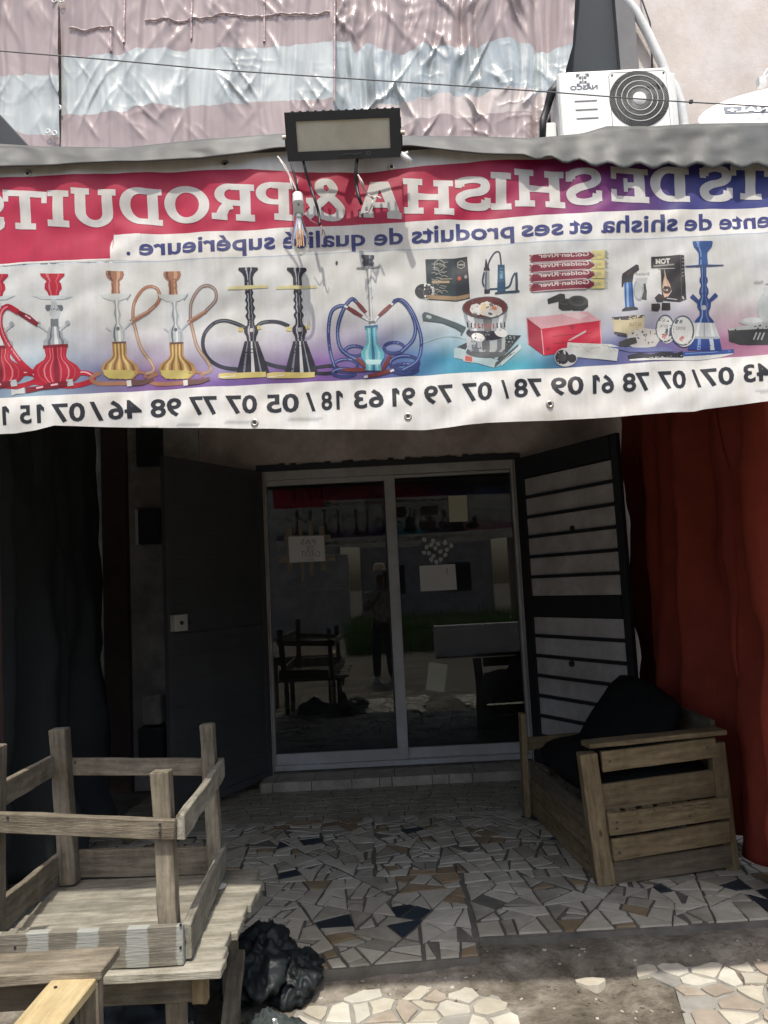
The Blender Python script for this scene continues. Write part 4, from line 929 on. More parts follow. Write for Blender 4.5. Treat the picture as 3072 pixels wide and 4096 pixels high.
for p, q in (((690, 515), (590, 458)), ((715, 490), (655, 425)), ((795, 515), (880, 435)), ((560, 858), (715, 860)), ((725, 900), (890, 862)), ((650, 785), (735, 855)), ((872, 765), (820, 862))):
    p, q = K7(p, q); a.strip([p, ((p[0] + q[0]) / 2, (p[1] + q[1]) / 2), q], [11, 17, 12], HND)
for p, q in (((690, 515), (740, 545)), ((715, 490), (745, 545)), ((795, 515), (768, 548)), ((700, 905), (725, 900)), ((870, 868), (895, 860)), ((575, 452), (595, 462)), ((868, 425), (888, 440))): a.strip(K7(p, q), 9, (.62, .64, .66))
a.prof(1471, [(1020, 26), (1030, 25), (1040, 17), (1052, 24), (1066, 18)], (.07, .075, .09), hl=[(.3, .12, GRY)]); a.strip([(1426, 1074), (1472, 1070), (1520, 1066)], [5, 12, 5], (.30, .31, .33))
a.prof(1474, [(1076, 14), (1090, 11), (1120, 7), (1150, 9), (1180, 7), (1186, 13), (1195, 8), (1230, 9), (1270, 8), (1290, 12), (1308, 16)], (.44, .46, .47), hl=[(-.5, .2, (.16, .17, .18)), (.3, .22, (.68, .69, .69))])
a.strip([(1474, 1293), (1500, 1291)], 12, DSIL)
a.prof(1485, [(1304, 25), (1314, 24), (1322, 20), (1375, 21), (1392, 34), (1412, 46), (1432, 45), (1456, 30), (1470, 29), (1483, 32)], CYN, hl=[(-.5, .14, (.30, .58, .62)), (.05, .14, (.03, .12, .25)), (.55, .12, (.26, .52, .58))]); a.strip([(1460, 1311), (1511, 1308)], 10, (.04, .14, .25)); a.prof(1493, [(1440, 34), (1460, 26)], (.45, .68, .70))
a.done('printed_hookah'); a = Art(.0010); a.ell(1347, 1054, 5, 9, (.05, .05, .05)); a.done('speck')
# tobacco box, pill, pump
a = Art(.0010); a.poly(K7((1098, 136), (1110, 405), (1300, 410), (1285, 131)), (.035, .055, .065)); a.poly(K7((1285, 131), (1300, 410), (1389, 390), (1370, 118)), (.03, .035, .042)); a.poly(K7((1108, 372), (1110, 400), (1300, 404), (1299, 378)), (.34, .24, .14)); a.poly(K7((1299, 378), (1300, 404), (1388, 384), (1387, 360)), (.30, .2, .12))
rr = random.Random(4)
for k in range(26):
    y = 140 + k * 9; x = 1190 + 34 * math.sin(k * 1.7); a.strip(K7((x - 20, y), (x, y + 9 * math.sin(k)), (x + 20, y + 5)), 3, (.36, .36, .32))
hexa = lambda cx, cy, r: [(cx + r * math.cos(q), cy + r * 1.1 * math.sin(q)) for q in [math.pi / 6 + i * math.pi / 3 for i in range(7)]]
a.strip(K7(*hexa(1330, 172, 25)), 3, (.4, .4, .38)); a.strip(K7((1314, 172), (1346, 172)), 7, (.34, .34, .32)); a.strip(K7(*hexa(1188, 178, 36)), 3, (.4, .4, .38)); a.ell(*K7((1318, 265))[0], 8, 9, (.45, .1, .08)); a.ell(*K7((1360, 255))[0], 6, 8, (.32, .32, .32))
a.strip(K7((1140, 288), (1255, 286)), 11, (.40, .33, .22)); a.strip(K7((1195, 268), (1272, 266)), 5, (.3, .28, .24)); a.done('printed_box')
a = Art(.0010); a.ell(*K7((1100, 350))[0], 37, 34, (.72, .72, .7)); a.ell(*K7((1086, 350))[0], 35, 31, (.03, .032, .04)); a.strip(K7((1050, 330), (1086, 345), (1125, 330)), 3, (.12, .12, .13)); a.strip(K7((1086, 345), (1090, 392)), 3, (.12, .12, .13)); a.done('printed_coal')
a = Art(.0010); a.curve(K7((1505, 210), (1510, 160), (1545, 100), (1575, 92), (1585, 130), (1590, 180)), 6, (.05, .06, .08)); a.curve(K7((1480, 225), (1470, 290), (1500, 330), (1580, 332), (1640, 318), (1662, 260), (1680, 228)), 7, (.04, .07, .12)); a.poly(K7((1568, 175), (1562, 360), (1618, 360), (1612, 175)), (.03, .085, .16))
for k in range(4): a.ell(*K7((1590, 205 + k * 18))[0], 6, 7, (.12, .28, .40))
a.poly(K7((1478, 195), (1476, 215), (1516, 215), (1512, 195)), BLK); a.poly(K7((1488, 140), (1482, 195), (1506, 195), (1494, 140)), BLK); a.poly(K7((1484, 215), (1480, 355), (1516, 357), (1512, 215)), (.3, .33, .36)); a.strip(K7((1492, 220), (1490, 350)), 4, BLK); a.poly(K7((1480, 335), (1482, 362), (1516, 360), (1518, 335)), BLK); a.poly(K7((1550, 356), (1548, 370), (1710, 352), (1708, 338)), (.03, .06, .10)); a.poly(K7((1680, 228), (1682, 345), (1700, 343), (1696, 225)), (.05, .07, .1)); a.done('printed_pump')
# charcoal burner
a = Art(.0010); a.curve(K7((1065, 690), (1150, 660), (1230, 642), (1310, 645), (1370, 660)), 5, (.35, .48, .50))
a.poly(K7((1285, 722), (1490, 620), (1685, 640), (1580, 830), (1545, 845), (1283, 780)), (.40, .52, .54)); a.poly(K7((1300, 712), (1490, 622), (1720, 632), (1580, 800)), (.035, .04, .045)); a.poly(K7((1545, 845), (1550, 815), (1700, 690), (1705, 722)), (.05, .07, .08)); a.poly(K7((1585, 812), (1590, 835), (1720, 720), (1715, 690)), (.5, .6, .62))
a.poly(K7((1345, 762), (1343, 805), (1408, 815), (1408, 772)), (.55, .5, .5)); a.poly(K7((1356, 768), (1355, 802), (1400, 809), (1400, 776)), (.5, .12, .10))
a.ell(*K7((1490, 745))[0], 80, 24, (.10, .11, .12)); a.prof(*[K7((1488, 0))[0][0], [(1314, 72), (1340, 80), (1395, 76), (1408, 60)]], (.40, .43, .45), .03, [(-.6, .15, DSIL), (0, .2, (.12, .13, .14)), (.7, .12, DSIL)]); a.ell(*K7((1495, 615))[0], 82, 32, BLK)
for x, y in ((1440, 645), (1590, 615)): a.ell(*K7((x, y))[0], 27, 17, (.74, .74, .72), .25)
a.prof(K7((1487, 0))[0][0], [(1222, 88), (1262, 86), (1296, 76), (1322, 62)], (.30, .33, .35), .03, [(-.7, .14, (.62, .65, .66)), (.1, .22, (.12, .12, .13)), (.75, .1, (.6, .63, .64))])
for k in range(11): a.strip(K7((1372 + k * 24, 545 + 10 * math.sin(k * .31)), (1374 + k * 24, 578 + 10 * math.sin(k * .31))), 5, (.30, .05, .04) if 1 < k < 8 else BLK)
a.ell(*K7((1486, 452))[0], 92, 44, (.10, .10, .11)); a.ell(*K7((1486, 450))[0], 87, 40, (.13, .03, .03))
for x, y, rx, ry, c in ((1430, 462, 28, 24, (.66, .66, .63)), (1500, 455, 34, 26, (.72, .71, .66)), (1556, 470, 28, 20, (.66, .62, .58)), (1490, 482, 46, 15, (.70, .69, .66)), (1474, 455, 12, 22, (.68, .58, .34)), (1540, 455, 16, 8, (.55, .25, .16)), (1420, 495, 12, 5, (.12, .12, .13)), (1520, 492, 10, 5, (.14, .14, .15)), (1525, 435, 9, 7, (.2, .2, .2))): a.ell(*K7((x, y))[0], rx, ry, c, .3, 7)
a.strip(K7((1085, 512), (1130, 520), (1210, 538), (1300, 570), (1352, 598)), [34, 30, 20, 22, 28], (.07, .10, .11)); a.ell(*K7((1108, 512))[0], 20, 15, (.10, .14, .15), .3); a.ell(*K7((1120, 516))[0], 12, 7, (.42, .48, .48), .3); a.strip(K7((1340, 590), (1330, 630)), 6, (.1, .12, .13)); a.done('printed_burner')
# charcoal rolls, coals, red carton
a = Art(.0010)
for k in range(4):
    y0 = 128 + k * 62; a.poly(K8((118, y0 + 12), (130, y0 + 36), (500, y0 + 16), (540, y0 - 6), (500, y0 - 34), (135, y0 - 12)), (.19, .02, .04)); a.poly(K8((510, y0 - 38), (545, y0 - 8), (505, y0 + 18), (600, y0 + 14), (600, y0 - 42)), (.64, .58, .25)); a.strip(K8((135, y0 + 38), (480, y0 + 20)), 4, (.50, .36, .38))
    a.text('Golden·River', K8((172, 0))[0][0], K8((500, 0))[0][0], lambda x, y0=y0: 950 + .617 * (y0 + 8) - (x - 2154) * .05, 24, (.58, .52, .5), .025, .12)
    for q in range(4): a.strip(K8((112 + 6 * (q % 2), y0 - 10 + q * 13), (128, y0 - 6 + q * 13)), 4, (.38, .12, .13)); a.strip(K8((598, y0 - 38 + q * 13), (616 + 8 * (q % 2), y0 - 34 + q * 13)), 4, (.42, .40, .33))
    a.poly(K8((528, y0 - 20), (575, y0 - 22), (578, y0 - 6), (552, y0 - 8), (550, y0 + 8), (535, y0 + 8)), (.50, .46, .28))
a.done('printed_charcoal_roll')
a = Art(.0010)
def puck(x, y, rx, ry, h):
    a.poly([(K8((x - rx, y))[0]), K8((x - rx, y + h))[0], K8((x - rx * .5, y + h + ry * .8))[0], K8((x + rx * .5, y + h + ry * .8))[0], K8((x + rx, y + h))[0], K8((x + rx, y))[0]], (.035, .036, .036)); a.ell(*K8((x, y))[0], rx * .617, ry * .617, (.075, .077, .077)); a.ell(*K8((x, y))[0], rx * .40, ry * .40, (.05, .05, .05))
a.poly(K8((228, 400), (236, 430), (345, 405), (340, 370), (310, 366)), (.05, .05, .05)); puck(352, 418, 50, 20, 38); puck(428, 412, 66, 34, 34); a.done('printed_coal')
a = Art(.0010); a.poly(K8((95, 518), (105, 690), (205, 765), (190, 588)), (.33, .02, .045)); a.poly(K8((190, 588), (205, 765), (582, 712), (578, 535)), (.50, .012, .045)); a.poly(K8((95, 516), (192, 588), (580, 533), (488, 478)), (.62, .36, .40)); a.poly(K8((330, 500), (440, 530), (500, 500), (400, 482)), (.66, .50, .52)); a.strip(K8((192, 592), (206, 762)), 4, (.65, .3, .34)); a.strip(K8((574, 540), (578, 708)), 4, (.65, .3, .34)); a.strip(K8((98, 524), (108, 688)), 3, (.6, .25, .3))
a.strip(K8((370, 578), (390, 568), (410, 576)), 5, (.25, .01, .03)); a.ell(*K8((390, 585))[0], 6, 6, (.25, .01, .03)); a.strip(K8((265, 640), (520, 615)), 3, (.3, .01, .03)); a.strip(K8((265, 690), (350, 682)), 3, (.3, .01, .03)); a.ell(*K8((235, 722))[0], 9, 7, (.33, .01, .03))
a.poly(K8((362, 668), (480, 598), (482, 612), (372, 672)), (.55, .40, .42)); a.poly(K8((360, 680), (355, 725), (400, 770), (680, 800), (690, 712), (640, 695)), (.60, .62, .60))
for k in range(9): a.strip(K8((375 + k * 34, 700 + rr.uniform(-10, 30)), (405 + k * 34, 712 + rr.uniform(-10, 40))), 3, (.44, .47, .46))
a.ell(*K8((350, 775))[0], 46, 36, (.60, .62, .64)); a.ell(*K8((326, 775))[0], 29, 28, (.04, .04, .045)); a.ell(*K8((326, 775))[0], 17, 16, (.085, .085, .09)); a.ell(*K8((390, 782))[0], 18, 17, (.045, .045, .05)); a.done('printed_carton')
# torch lighter, measuring pot, card box, coal cubes
a = Art(.0010); a.poly(K8((728, 285), (735, 455), (792, 455), (782, 285)), (.04, .13, .38)); a.strip(K8((748, 290), (753, 452)), 8, (.28, .44, .66)); a.strip(K8((776, 290), (784, 450)), 6, (.02, .05, .2)); a.poly(K8((714, 250), (712, 315), (722, 318), (728, 290), (782, 288), (790, 235), (826, 205), (822, 176), (806, 172), (718, 232)), (.04, .042, .05)); a.poly(K8((735, 232), (750, 245), (785, 225), (775, 212)), (.10, .05, .05)); a.poly(K8((714, 466), (716, 476), (812, 472), (812, 462), (792, 450), (734, 452)), (.035, .04, .055)); a.done('printed_lighter')
a = Art(.0010); a.ell(*K8((822, 340))[0], 22, 46, (.30, .33, .35)); a.poly(K8((800, 262), (812, 300), (860, 330), (880, 258)), (.46, .48, .49)); a.ell(*K8((818, 345))[0], 15, 34, (.42, .45, .46)); a.strip(K8((858, 300), (862, 350), (850, 408)), [8, 12, 20], (.05, .05, .055)); a.text('Shisha-F', K8((800, 0))[0][0], K8((892, 0))[0][0], lambda x: 1099, 16, (.34, .36, .36), .01); a.done('printed_glass')
a = Art(.0010); a.poly(K8((905, 122), (905, 196), (962, 196), (972, 412), (1088, 418), (1132, 400), (1112, 118), (1085, 114)), (.045, .042, .045)); a.strip(K8((1090, 118), (1102, 414)), 2, (.14, .14, .14)); a.text('TOM', K8((935, 0))[0][0], K8((1025, 0))[0][0], lambda x: 1053, 28, (.62, .62, .6), .05); a.strip(K8((920, 182), (1050, 176)), 6, (.30, .29, .27)); a.strip(K8((950, 203), (1055, 201)), 3, (.4, .4, .4))
a.poly(K8((985, 200), (1000, 262), (1024, 300), (1034, 350), (1010, 385), (984, 392), (972, 340), (976, 290), (988, 250)), (.62, .42, .30)); a.poly(K8((990, 262), (1004, 300), (1010, 350), (990, 370), (980, 330)), (.72, .62, .50)); a.ell(*K8((1002, 340))[0], 18, 17, (.08, .06, .06))
for k in range(6): a.strip(K8((1100, 140 + k * 22), (1112, 138 + k * 22)), 5, (.25, .25, .25))
a.strip(K8((1000, 398), (1070, 403)), 4, (.5, .5, .5)); a.strip(K8((1106, 380), (1114, 400)), 6, (.5, .5, .5)); a.done('printed_box')
a = Art(.0010)
for pts in (((920, 395), (950, 366), (988, 385), (975, 420), (935, 425)), ((898, 436), (900, 478), (945, 480), (958, 458), (955, 432)), ((968, 428), (968, 472), (1026, 472), (1024, 426))): a.poly(K8(*pts)[::-1], (.045, .04, .04))
a.done('printed_coal')
a = Art(.0010); a.poly(K8((650, 515), (660, 622), (740, 640), (858, 600), (855, 508)), (.52, .46, .30)); a.poly(K8((650, 515), (651, 530), (745, 538), (856, 522), (855, 508), (750, 510)), (.05, .05, .06)); a.poly(K8((660, 610), (662, 626), (740, 645), (740, 628)), (.06, .06, .07)); a.poly(K8((675, 626), (680, 640), (740, 648), (740, 636)), (.05, .05, .06)); a.text('ALTAIR', K8((752, 0))[0][0], K8((838, 0))[0][0], lambda x: 1311 - (x - 2500) * .09, 20, (.35, .28, .18), .02); a.done('printed_box')
a = Art(.0010); a.poly(K8((752, 600), (742, 690), (800, 720), (930, 706), (962, 660), (930, 592), (850, 588)), (.56, .55, .53))
for _ in range(16): x, y = rr.uniform(770, 930), rr.uniform(605, 690); a.ell(*K8((x, y))[0], rr.uniform(2, 5), rr.uniform(2, 5), (.10, .09, .09), 0, 6)
a.poly(K8((690, 682), (692, 716), (740, 706), (812, 682), (800, 648), (760, 655)), (.07, .065, .065)); a.poly(K8((610, 710), (640, 712), (1000, 712), (1060, 740), (760, 742)), (.15, .17, .36)); a.done('printed_stones')
for cx, cy, rx, ry in ((994, 590, 62, 91), (1106, 605, 78, 98)):
    a = Art(.0010 if cx < 1000 else .0026); a.ell(*K8((cx + 8, cy + 6))[0], rx * .617, ry * .617, (.62, .62, .6)); a.ell(*K8((cx, cy))[0], rx * .617, ry * .617, (.09, .11, .14), 0, 28); a.ell(*K8((cx - 2, cy))[0], (rx - 9) * .617, (ry - 10) * .617, (.60, .61, .60), 0, 28)
    a.poly(K8((cx - 22, cy - 45), (cx - 2, cy - 45), (cx, cy - 68)), (.38, .36, .36)); a.text('ROOKZ', K8((cx - 45, 0))[0][0], K8((cx + 18, 0))[0][0], lambda x, cy=cy: 950 + .617 * (cy - 8), 16, (.22, .21, .22), .02)
    a.poly(K8((cx - 4, cy + 30), (cx - 24, cy + 55), (cx - 4, cy + 70), (cx + 14, cy + 40)), (.45, .18, .16)); a.strip(K8((cx - 16, cy + 62), (cx + 4, cy + 52)), 3, (.65, .4, .36)); a.done('printed_tin')
# tall blue hookah and black burner at the right
a = Art(.0012); cx = 2806
a.poly(K8((760, 790), (765, 800), (1210, 792), (1360, 772), (1440, 750), (1440, 735)), (.66, .67, .66)); a.strip(K8((752, 775), (830, 762), (900, 772), (980, 760), (1060, 765), (1110, 756)), [14, 22, 18, 24, 18, 26], (.03, .032, .04)); a.strip(K8((1110, 756), (1300, 742), (1445, 732)), 17, (.045, .10, .34)); a.strip(K8((1120, 752), (1440, 728)), 4, (.2, .3, .55))
a.done('printed_hose'); a = Art(.0016); B0 = (.025, .055, .20); HB = (.20, .33, .60)
a.prof(cx + 4, [(965, 38), (972, 40), (988, 36), (1010, 18), (1030, 17), (1062, 19)], (.04, .10, .30), .02, [(-.5, .14, HB)]); a.strip([(2740, 1067), (cx + 6, 1064), (2892, 1063)], [5, 10, 4], (.05, .08, .20))
a.prof(cx + 6, [(1068, 12), (1108, 11), (1114, 16), (1126, 17), (1140, 10), (1156, 17), (1170, 19), (1186, 12), (1196, 18), (1212, 28), (1228, 27), (1246, 18), (1262, 20), (1280, 36), (1292, 42)], B0, .03, [(-.4, .10, HB), (.45, .08, (.1, .16, .36))])
for s_, y in ((-1, 1196), (1, 1192)): a.strip([(cx + 10 + s_ * 22, y + 12), (cx + 10 + s_ * 50, y - 14)], [13, 18], B0)
a.ell(cx + 10, 1230, 10, 10, (.40, .42, .46)); a.prof(cx + 12, [(1290, 42), (1350, 62)], (.50, .54, .57), .03, [(-.5, .12, (.70, .71, .71)), (.0, .05, (.3, .34, .38)), (.6, .1, (.66, .68, .68))]); a.prof(cx + 12, [(1344, 58), (1354, 60)], (.36, .40, .44), .03)
a.prof(cx + 14, [(1354, 60), (1398, 70)], (.03, .06, .26), .03, [(-.35, .1, HB), (.45, .13, (.5, .56, .66))]); a.done('printed_hookah')
a = Art(.0010); a.poly(K8((1402, 592), (1410, 668), (1480, 690), (1800, 690), (1800, 560), (1640, 545)), (.05, .052, .055)); a.poly(K8((1402, 592), (1412, 602), (1800, 580), (1800, 556), (1640, 545)), (.42, .45, .45)); a.ell(*K8((1560, 545))[0], 55, 13, (.48, .52, .52)); a.ell(*K8((1570, 535))[0], 46, 10, (.62, .64, .63))
for k in range(3): a.strip(K8((1572 + k * 26, 658), (1590 + k * 26, 612)), 6, (.40, .42, .42))
a.ell(*K8((1655, 450))[0], 42, 62, (.50, .55, .55)); a.text('Folle', K8((1564, 0))[0][0], K8((1624, 0))[0][0], lambda x: 1137, 20, (.36, .39, .39), .01); a.strip(K8((1640, 305), (1700, 300)), 4, (.36, .39, .39)); a.poly(K8((1628, 325), (1640, 385), (1720, 385), (1720, 318)), (.56, .60, .60)); a.done('printed_burner')

# ------------------------------------------------------------------ flood lamp, bulb and loose cables in front of the banner
LY = 2.13
t_ = thing('floodlight', 'black rectangular floodlight with frosted beige front hanging over the banner', 'floodlight', tuple(aty(1370, 440, LY)))
A_, B_, C_, D_ = aty(1131, 452, LY - .06), aty(1614, 430, LY - .06), aty(1592, 628, LY), aty(1156, 644, LY)   # the face tips down
cen_ = (A_ + B_ + C_ + D_) / 4; ux = (B_ + C_ - A_ - D_).normalized(); vy = (A_ + B_ - C_ - D_); vy = (vy - ux * vy.dot(ux)).normalized(); nz = ux.cross(vy)
if nz.y > 0: nz = -nz
Ml = Matrix(((ux.x, vy.x, nz.x, cen_.x), (ux.y, vy.y, nz.y, cen_.y), (ux.z, vy.z, nz.z, cen_.z), (0, 0, 0, 1)))
Wl = ((B_ - A_).length + (C_ - D_).length) / 2; Hl = ((A_ - D_).length + (B_ - C_).length) / 2; inn = .031
P = lambda x, y, z: Ml @ Vector((x, y, z))
b = MB(); q = [(-Wl / 2, -Hl / 2), (Wl / 2, -Hl / 2), (Wl / 2, Hl / 2), (-Wl / 2, Hl / 2)]
for r, e in ((1, 0),):
    o4 = [P(x, y, 0) for x, y in q]; i4 = [P(x * (1 - 2 * inn / Wl), y * (1 - 2 * .024 / Hl), 0) for x, y in q]; k4 = [P(x * (1 - 2 * inn / Wl), y * (1 - 2 * .024 / Hl), -.006) for x, y in q]; b4 = [P(x * .97, y * 1.0, -.045) for x, y in q]; s4 = [P(x, y, -.016) for x, y in q]
    for k in range(4):
        n_ = (k + 1) % 4; b.poly([o4[k], o4[n_], i4[n_], i4[k]]); b.poly([i4[k], i4[n_], k4[n_], k4[k]]); b.poly([s4[k], s4[n_], o4[n_], o4[k]]); b.poly([b4[k], b4[n_], s4[n_], s4[k]])
    b.poly(list(reversed(b4)))
b.build('housing', M_lamp, t_)
b = MB(); b.poly([P(x * (1 - 2 * inn / Wl), y * (1 - 2 * .024 / Hl), -.004) for x, y in q]); b.build('front_glass', M_lens, t_)
for k in range(14): b = MB(); xx = -Wl * .44 + Wl * .88 * k / 13; b.box(P(xx, .004, -.050), (.008, Hl * 1.03, .012), Ml.to_3x3()); b.build('cooling_fin', M_greypost, t_)
for s_ in (-1, 1):
    b = MB(); b.tube([P(s_ * (Wl / 2 - .002), -.0, -.02), P(s_ * (Wl / 2 + .012), -.0, -.02)], .006, 10); b.build('screw', M_steel, t_)
    b = MB(); b.box(P(s_ * (Wl / 2 + .003), -.02, -.05), (.004, .03, .08), Ml.to_3x3()); b.build('bracket', M_lamp, t_)
b = MB(); b.box(P(0, .03, -.085), (Wl + .01, .03, .004), Ml.to_3x3()); b.tube([P(0, .03, -.08), Vector((0.02, 2.32, 2.735))], .012, 8); b.build('yoke', M_lamp, t_)
b = MB()
b.tube([P(-.005 + .018 * i, -Hl / 2 + .012 + .003 * (i % 2), .0008) for i in range(4)], .0012, 4); b.lathe([(.004, 0), (.006, 0)], 12, Ml @ Matrix.Translation((.07, -Hl / 2 + .013, .0008))); b.build('faded_mark', M_greypost, t_)
b = MB(); b.tube([aty(1590, 612, LY + .03), aty(1612, 620, LY + .0), aty(1640, 646, LY - .02)], [.0075, .0085, .009], 8); b.tube([aty(1604, 622, LY + .05), aty(1632, 610, LY + .05)], .005, 6); tag(b.build('cable_end', M_porc, smooth=True), 'stubby pale cable ends poking out beside the floodlight', 'cable')
def wire(name, label, segs, cat='cable'):
    t_ = thing(name, label, cat, tuple(aty(*segs[0][0][0], segs[0][3])))
    for pts, r, m, Y in segs:
        b = MB(); P_ = [aty(x, y, Y + dy) for (x, y), dy in zip(pts, [0, -.012, .004, -.008, .006, -.004, 0, .004, 0, 0, 0, 0][:len(pts)])]; Q = []
        for i in range(len(P_) - 1):
            p0, p1, p2, p3 = P_[max(i - 1, 0)], P_[i], P_[i + 1], P_[min(i + 2, len(P_) - 1)]
            for k in range(4): t = k / 4; Q.append(.5 * ((2 * p1) + (p2 - p0) * t + (2 * p0 - 5 * p1 + 4 * p2 - p3) * t * t + (3 * p1 - p0 - 3 * p2 + p3) * t ** 3))
        b.tube(Q + [P_[-1]], r, 6); b.build('strand', m, t_, smooth=True)
    return t_
wire('loose_cable', 'long black cable with frayed end hanging left of the ampersand', [([(1210, 630), (1222, 680), (1240, 740), (1260, 800), (1274, 850), (1280, 900)], .0042, M_cable, 2.15), ([(1280, 896), (1290, 915), (1288, 940)], .0014, M_wire_r, 2.15), ([(1281, 898), (1294, 920), (1302, 948)], .0014, M_wire_r, 2.15), ([(1240, 880), (1262, 892), (1280, 900)], .0012, M_wire_r, 2.155)])
wire('loose_cable', 'short split black cable with pale twisted wires over the letter A', [([(1430, 632), (1424, 680), (1426, 740), (1436, 790), (1446, 816)], .0052, M_cable, 2.15), ([(1432, 700), (1450, 730), (1462, 765), (1490, 792), (1505, 786), (1524, 794)], .0026, M_wire_w, 2.14), ([(1434, 705), (1446, 738), (1470, 772), (1492, 790)], .0016, M_wire_r, 2.135), ([(1490, 790), (1488, 815), (1474, 846), (1456, 852), (1450, 868)], .0026, M_wire_w, 2.14), ([(1456, 852), (1448, 858), (1451, 868)], .0028, M_cable, 2.14)])
t_ = thing('light_bulb', 'clear filament bulb in a white socket hanging on wires before the banner', 'light bulb', tuple(aty(1190, 780, 2.05)))
BY = 2.12
for pts, r, m in (([(1110, 625), (1140, 662), (1165, 715), (1186, 760), (1190, 778)], .0022, M_wire_w), ([(1120, 640), (1150, 690), (1178, 748), (1192, 776)], .0018, M_wire_w), ([(1165, 655), (1174, 690), (1186, 730), (1191, 775)], .0034, M_cable), ([(1160, 712), (1166, 740), (1172, 758), (1168, 762)], .002, M_wire_w), ([(1192, 715), (1188, 740), (1190, 775)], .0024, M_wire_r)):
    b = MB(); b.tube([aty(x, y, BY) for x, y in pts], r, 6); b.build('wire', m, t_, smooth=True)
bt, bb_ = aty(1190, 772, BY), aty(1196, 872, BY); axis = (bt - bb_).normalized(); bx = axis.cross(Vector((0, 1, 0))).normalized(); by = axis.cross(bx)
Mb = Matrix(((bx.x, by.x, axis.x, bt.x), (bx.y, by.y, axis.y, bt.y), (bx.z, by.z, axis.z, bt.z), (0, 0, 0, 1))) @ Matrix.Diagonal((.82, .82, .82, 1))
b = MB(); b.lathe([(.001, .0), (.014, -.0005), (.0175, -.004), (.0185, -.03), (.0198, -.032), (.0198, -.037), (.0185, -.038), (.0195, -.078), (.014, -.079)], 24, Mb); sk = b.build('socket', M_porc, t_, smooth=True)
b = MB(); s2 = Mb @ Vector((0, 0, 0)); b.box(Mb @ Vector((-.003, -.0186 if by.y > 0 else .0186, -.052)), (.006, .003, .010), Mb.to_3x3()); b.build('slot', M_dk, sk)
b = MB(); b.lathe([(.0125, -.078), (.0145, -.081), (.0125, -.085), (.0140, -.088), (.0120, -.094)], 20, Mb); b.build('screw_cap', M_steel, t_, smooth=True)
g = bpy.data.materials.new('bulb_glass'); g.use_nodes = True; tg = g.node_tree; tg.nodes.clear(); og = tg.nodes.new('ShaderNodeOutputMaterial'); mg = tg.nodes.new('ShaderNodeMixShader'); lg = tg.nodes.new('ShaderNodeLayerWeight'); lg.inputs[0].default_value = .25; tt = tg.nodes.new('ShaderNodeBsdfTransparent'); tt.inputs[0].default_value = (.95, .95, .93, 1); gg = tg.nodes.new('ShaderNodeBsdfGlossy'); gg.inputs['Roughness'].default_value = .05
tg.links.new(lg.outputs['Fresnel'], mg.inputs[0]); tg.links.new(tt.outputs[0], mg.inputs[1]); tg.links.new(gg.outputs[0], mg.inputs[2]); tg.links.new(mg.outputs[0], og.inputs[0])
b = MB(); b.lathe([(.0115, -.092), (.014, -.105), (.024, -.135), (.0305, -.160), (.0320, -.178), (.029, -.198), (.020, -.216), (.008, -.225), (.001, -.226)], 28, Mb); b.build('glass_envelope', g, t_, smooth=True)
b = MB(); b.lathe([(.008, -.092), (.006, -.12), (.003, -.135), (.003, -.15)], 12, Mb); b.build('glass_stem', M_porc, t_, smooth=True)
b = MB()
for x, y in ((-.009, 0), (-.003, .006), (.004, -.005), (.010, .002)): b.tube([Mb @ Vector((x, y, -.135)), Mb @ Vector((x * 1.2, y, -.195))], .0017, 6)
b.build('filament', M_fil, t_)

# ------------------------------------------------------------------ upturned table resting on a second table
ZT = .41
def zt(y): return .462 - (y - 2.2) * .075
ut = thing('upturned_table', 'small weathered wooden table lying upside down with its legs in the air', 'table', (-.95, 2.6, ZT))
def post(top, bot, s, Y, dy=0):
    a = aty(*top, Y); c = aty(*bot, Y); a.y = c.y = Y; return plank('leg', (c.x, Y, zt(Y) + .002), (a.x, Y + dy, a.z), s, s * .9, M_wood, ut, up=(0, 1, 0), jit=.002)
post((646, 3083), (683, 3690), .052, 2.26)
post((237, 2915), (280, 3490), .062, 3.0)
post((829, 2895), (865, 3480), .050, 3.0)
plank('leg', (-1.165, 2.26, zt(2.26) + .002), (-1.155, 2.26, 1.06), .055, .05, M_wood, ut, up=(0, 1, 0))
p0, p1 = aty(-60, 3290, 2.225), aty(702, 3318, 2.225); p0.z += .002
plank('upper_rail', p0, p1, .022, .055, M_wood, ut, jit=.0022)
p0, p1 = aty(262, 3065, 3.035), aty(893, 3068, 3.035); plank('upper_rail', p0, p1, .022, .064, M_wood, ut)
p0, p1 = aty(-40, 3215, 2.26), aty(238, 3062, 3.0); plank('upper_rail', (p0.x - .02, 2.20, p0.z), (p1.x - .03, 3.03, p1.z), .022, .075, M_wood, ut)
p0, p1 = aty(712, 3322, 2.21), aty(888, 3062, 3.06); plank('upper_rail', (p0.x + .0, 2.235, p0.z), (p1.x + .01, 3.02, p1.z), .024, .070, M_wood_w, ut, jit=.003)
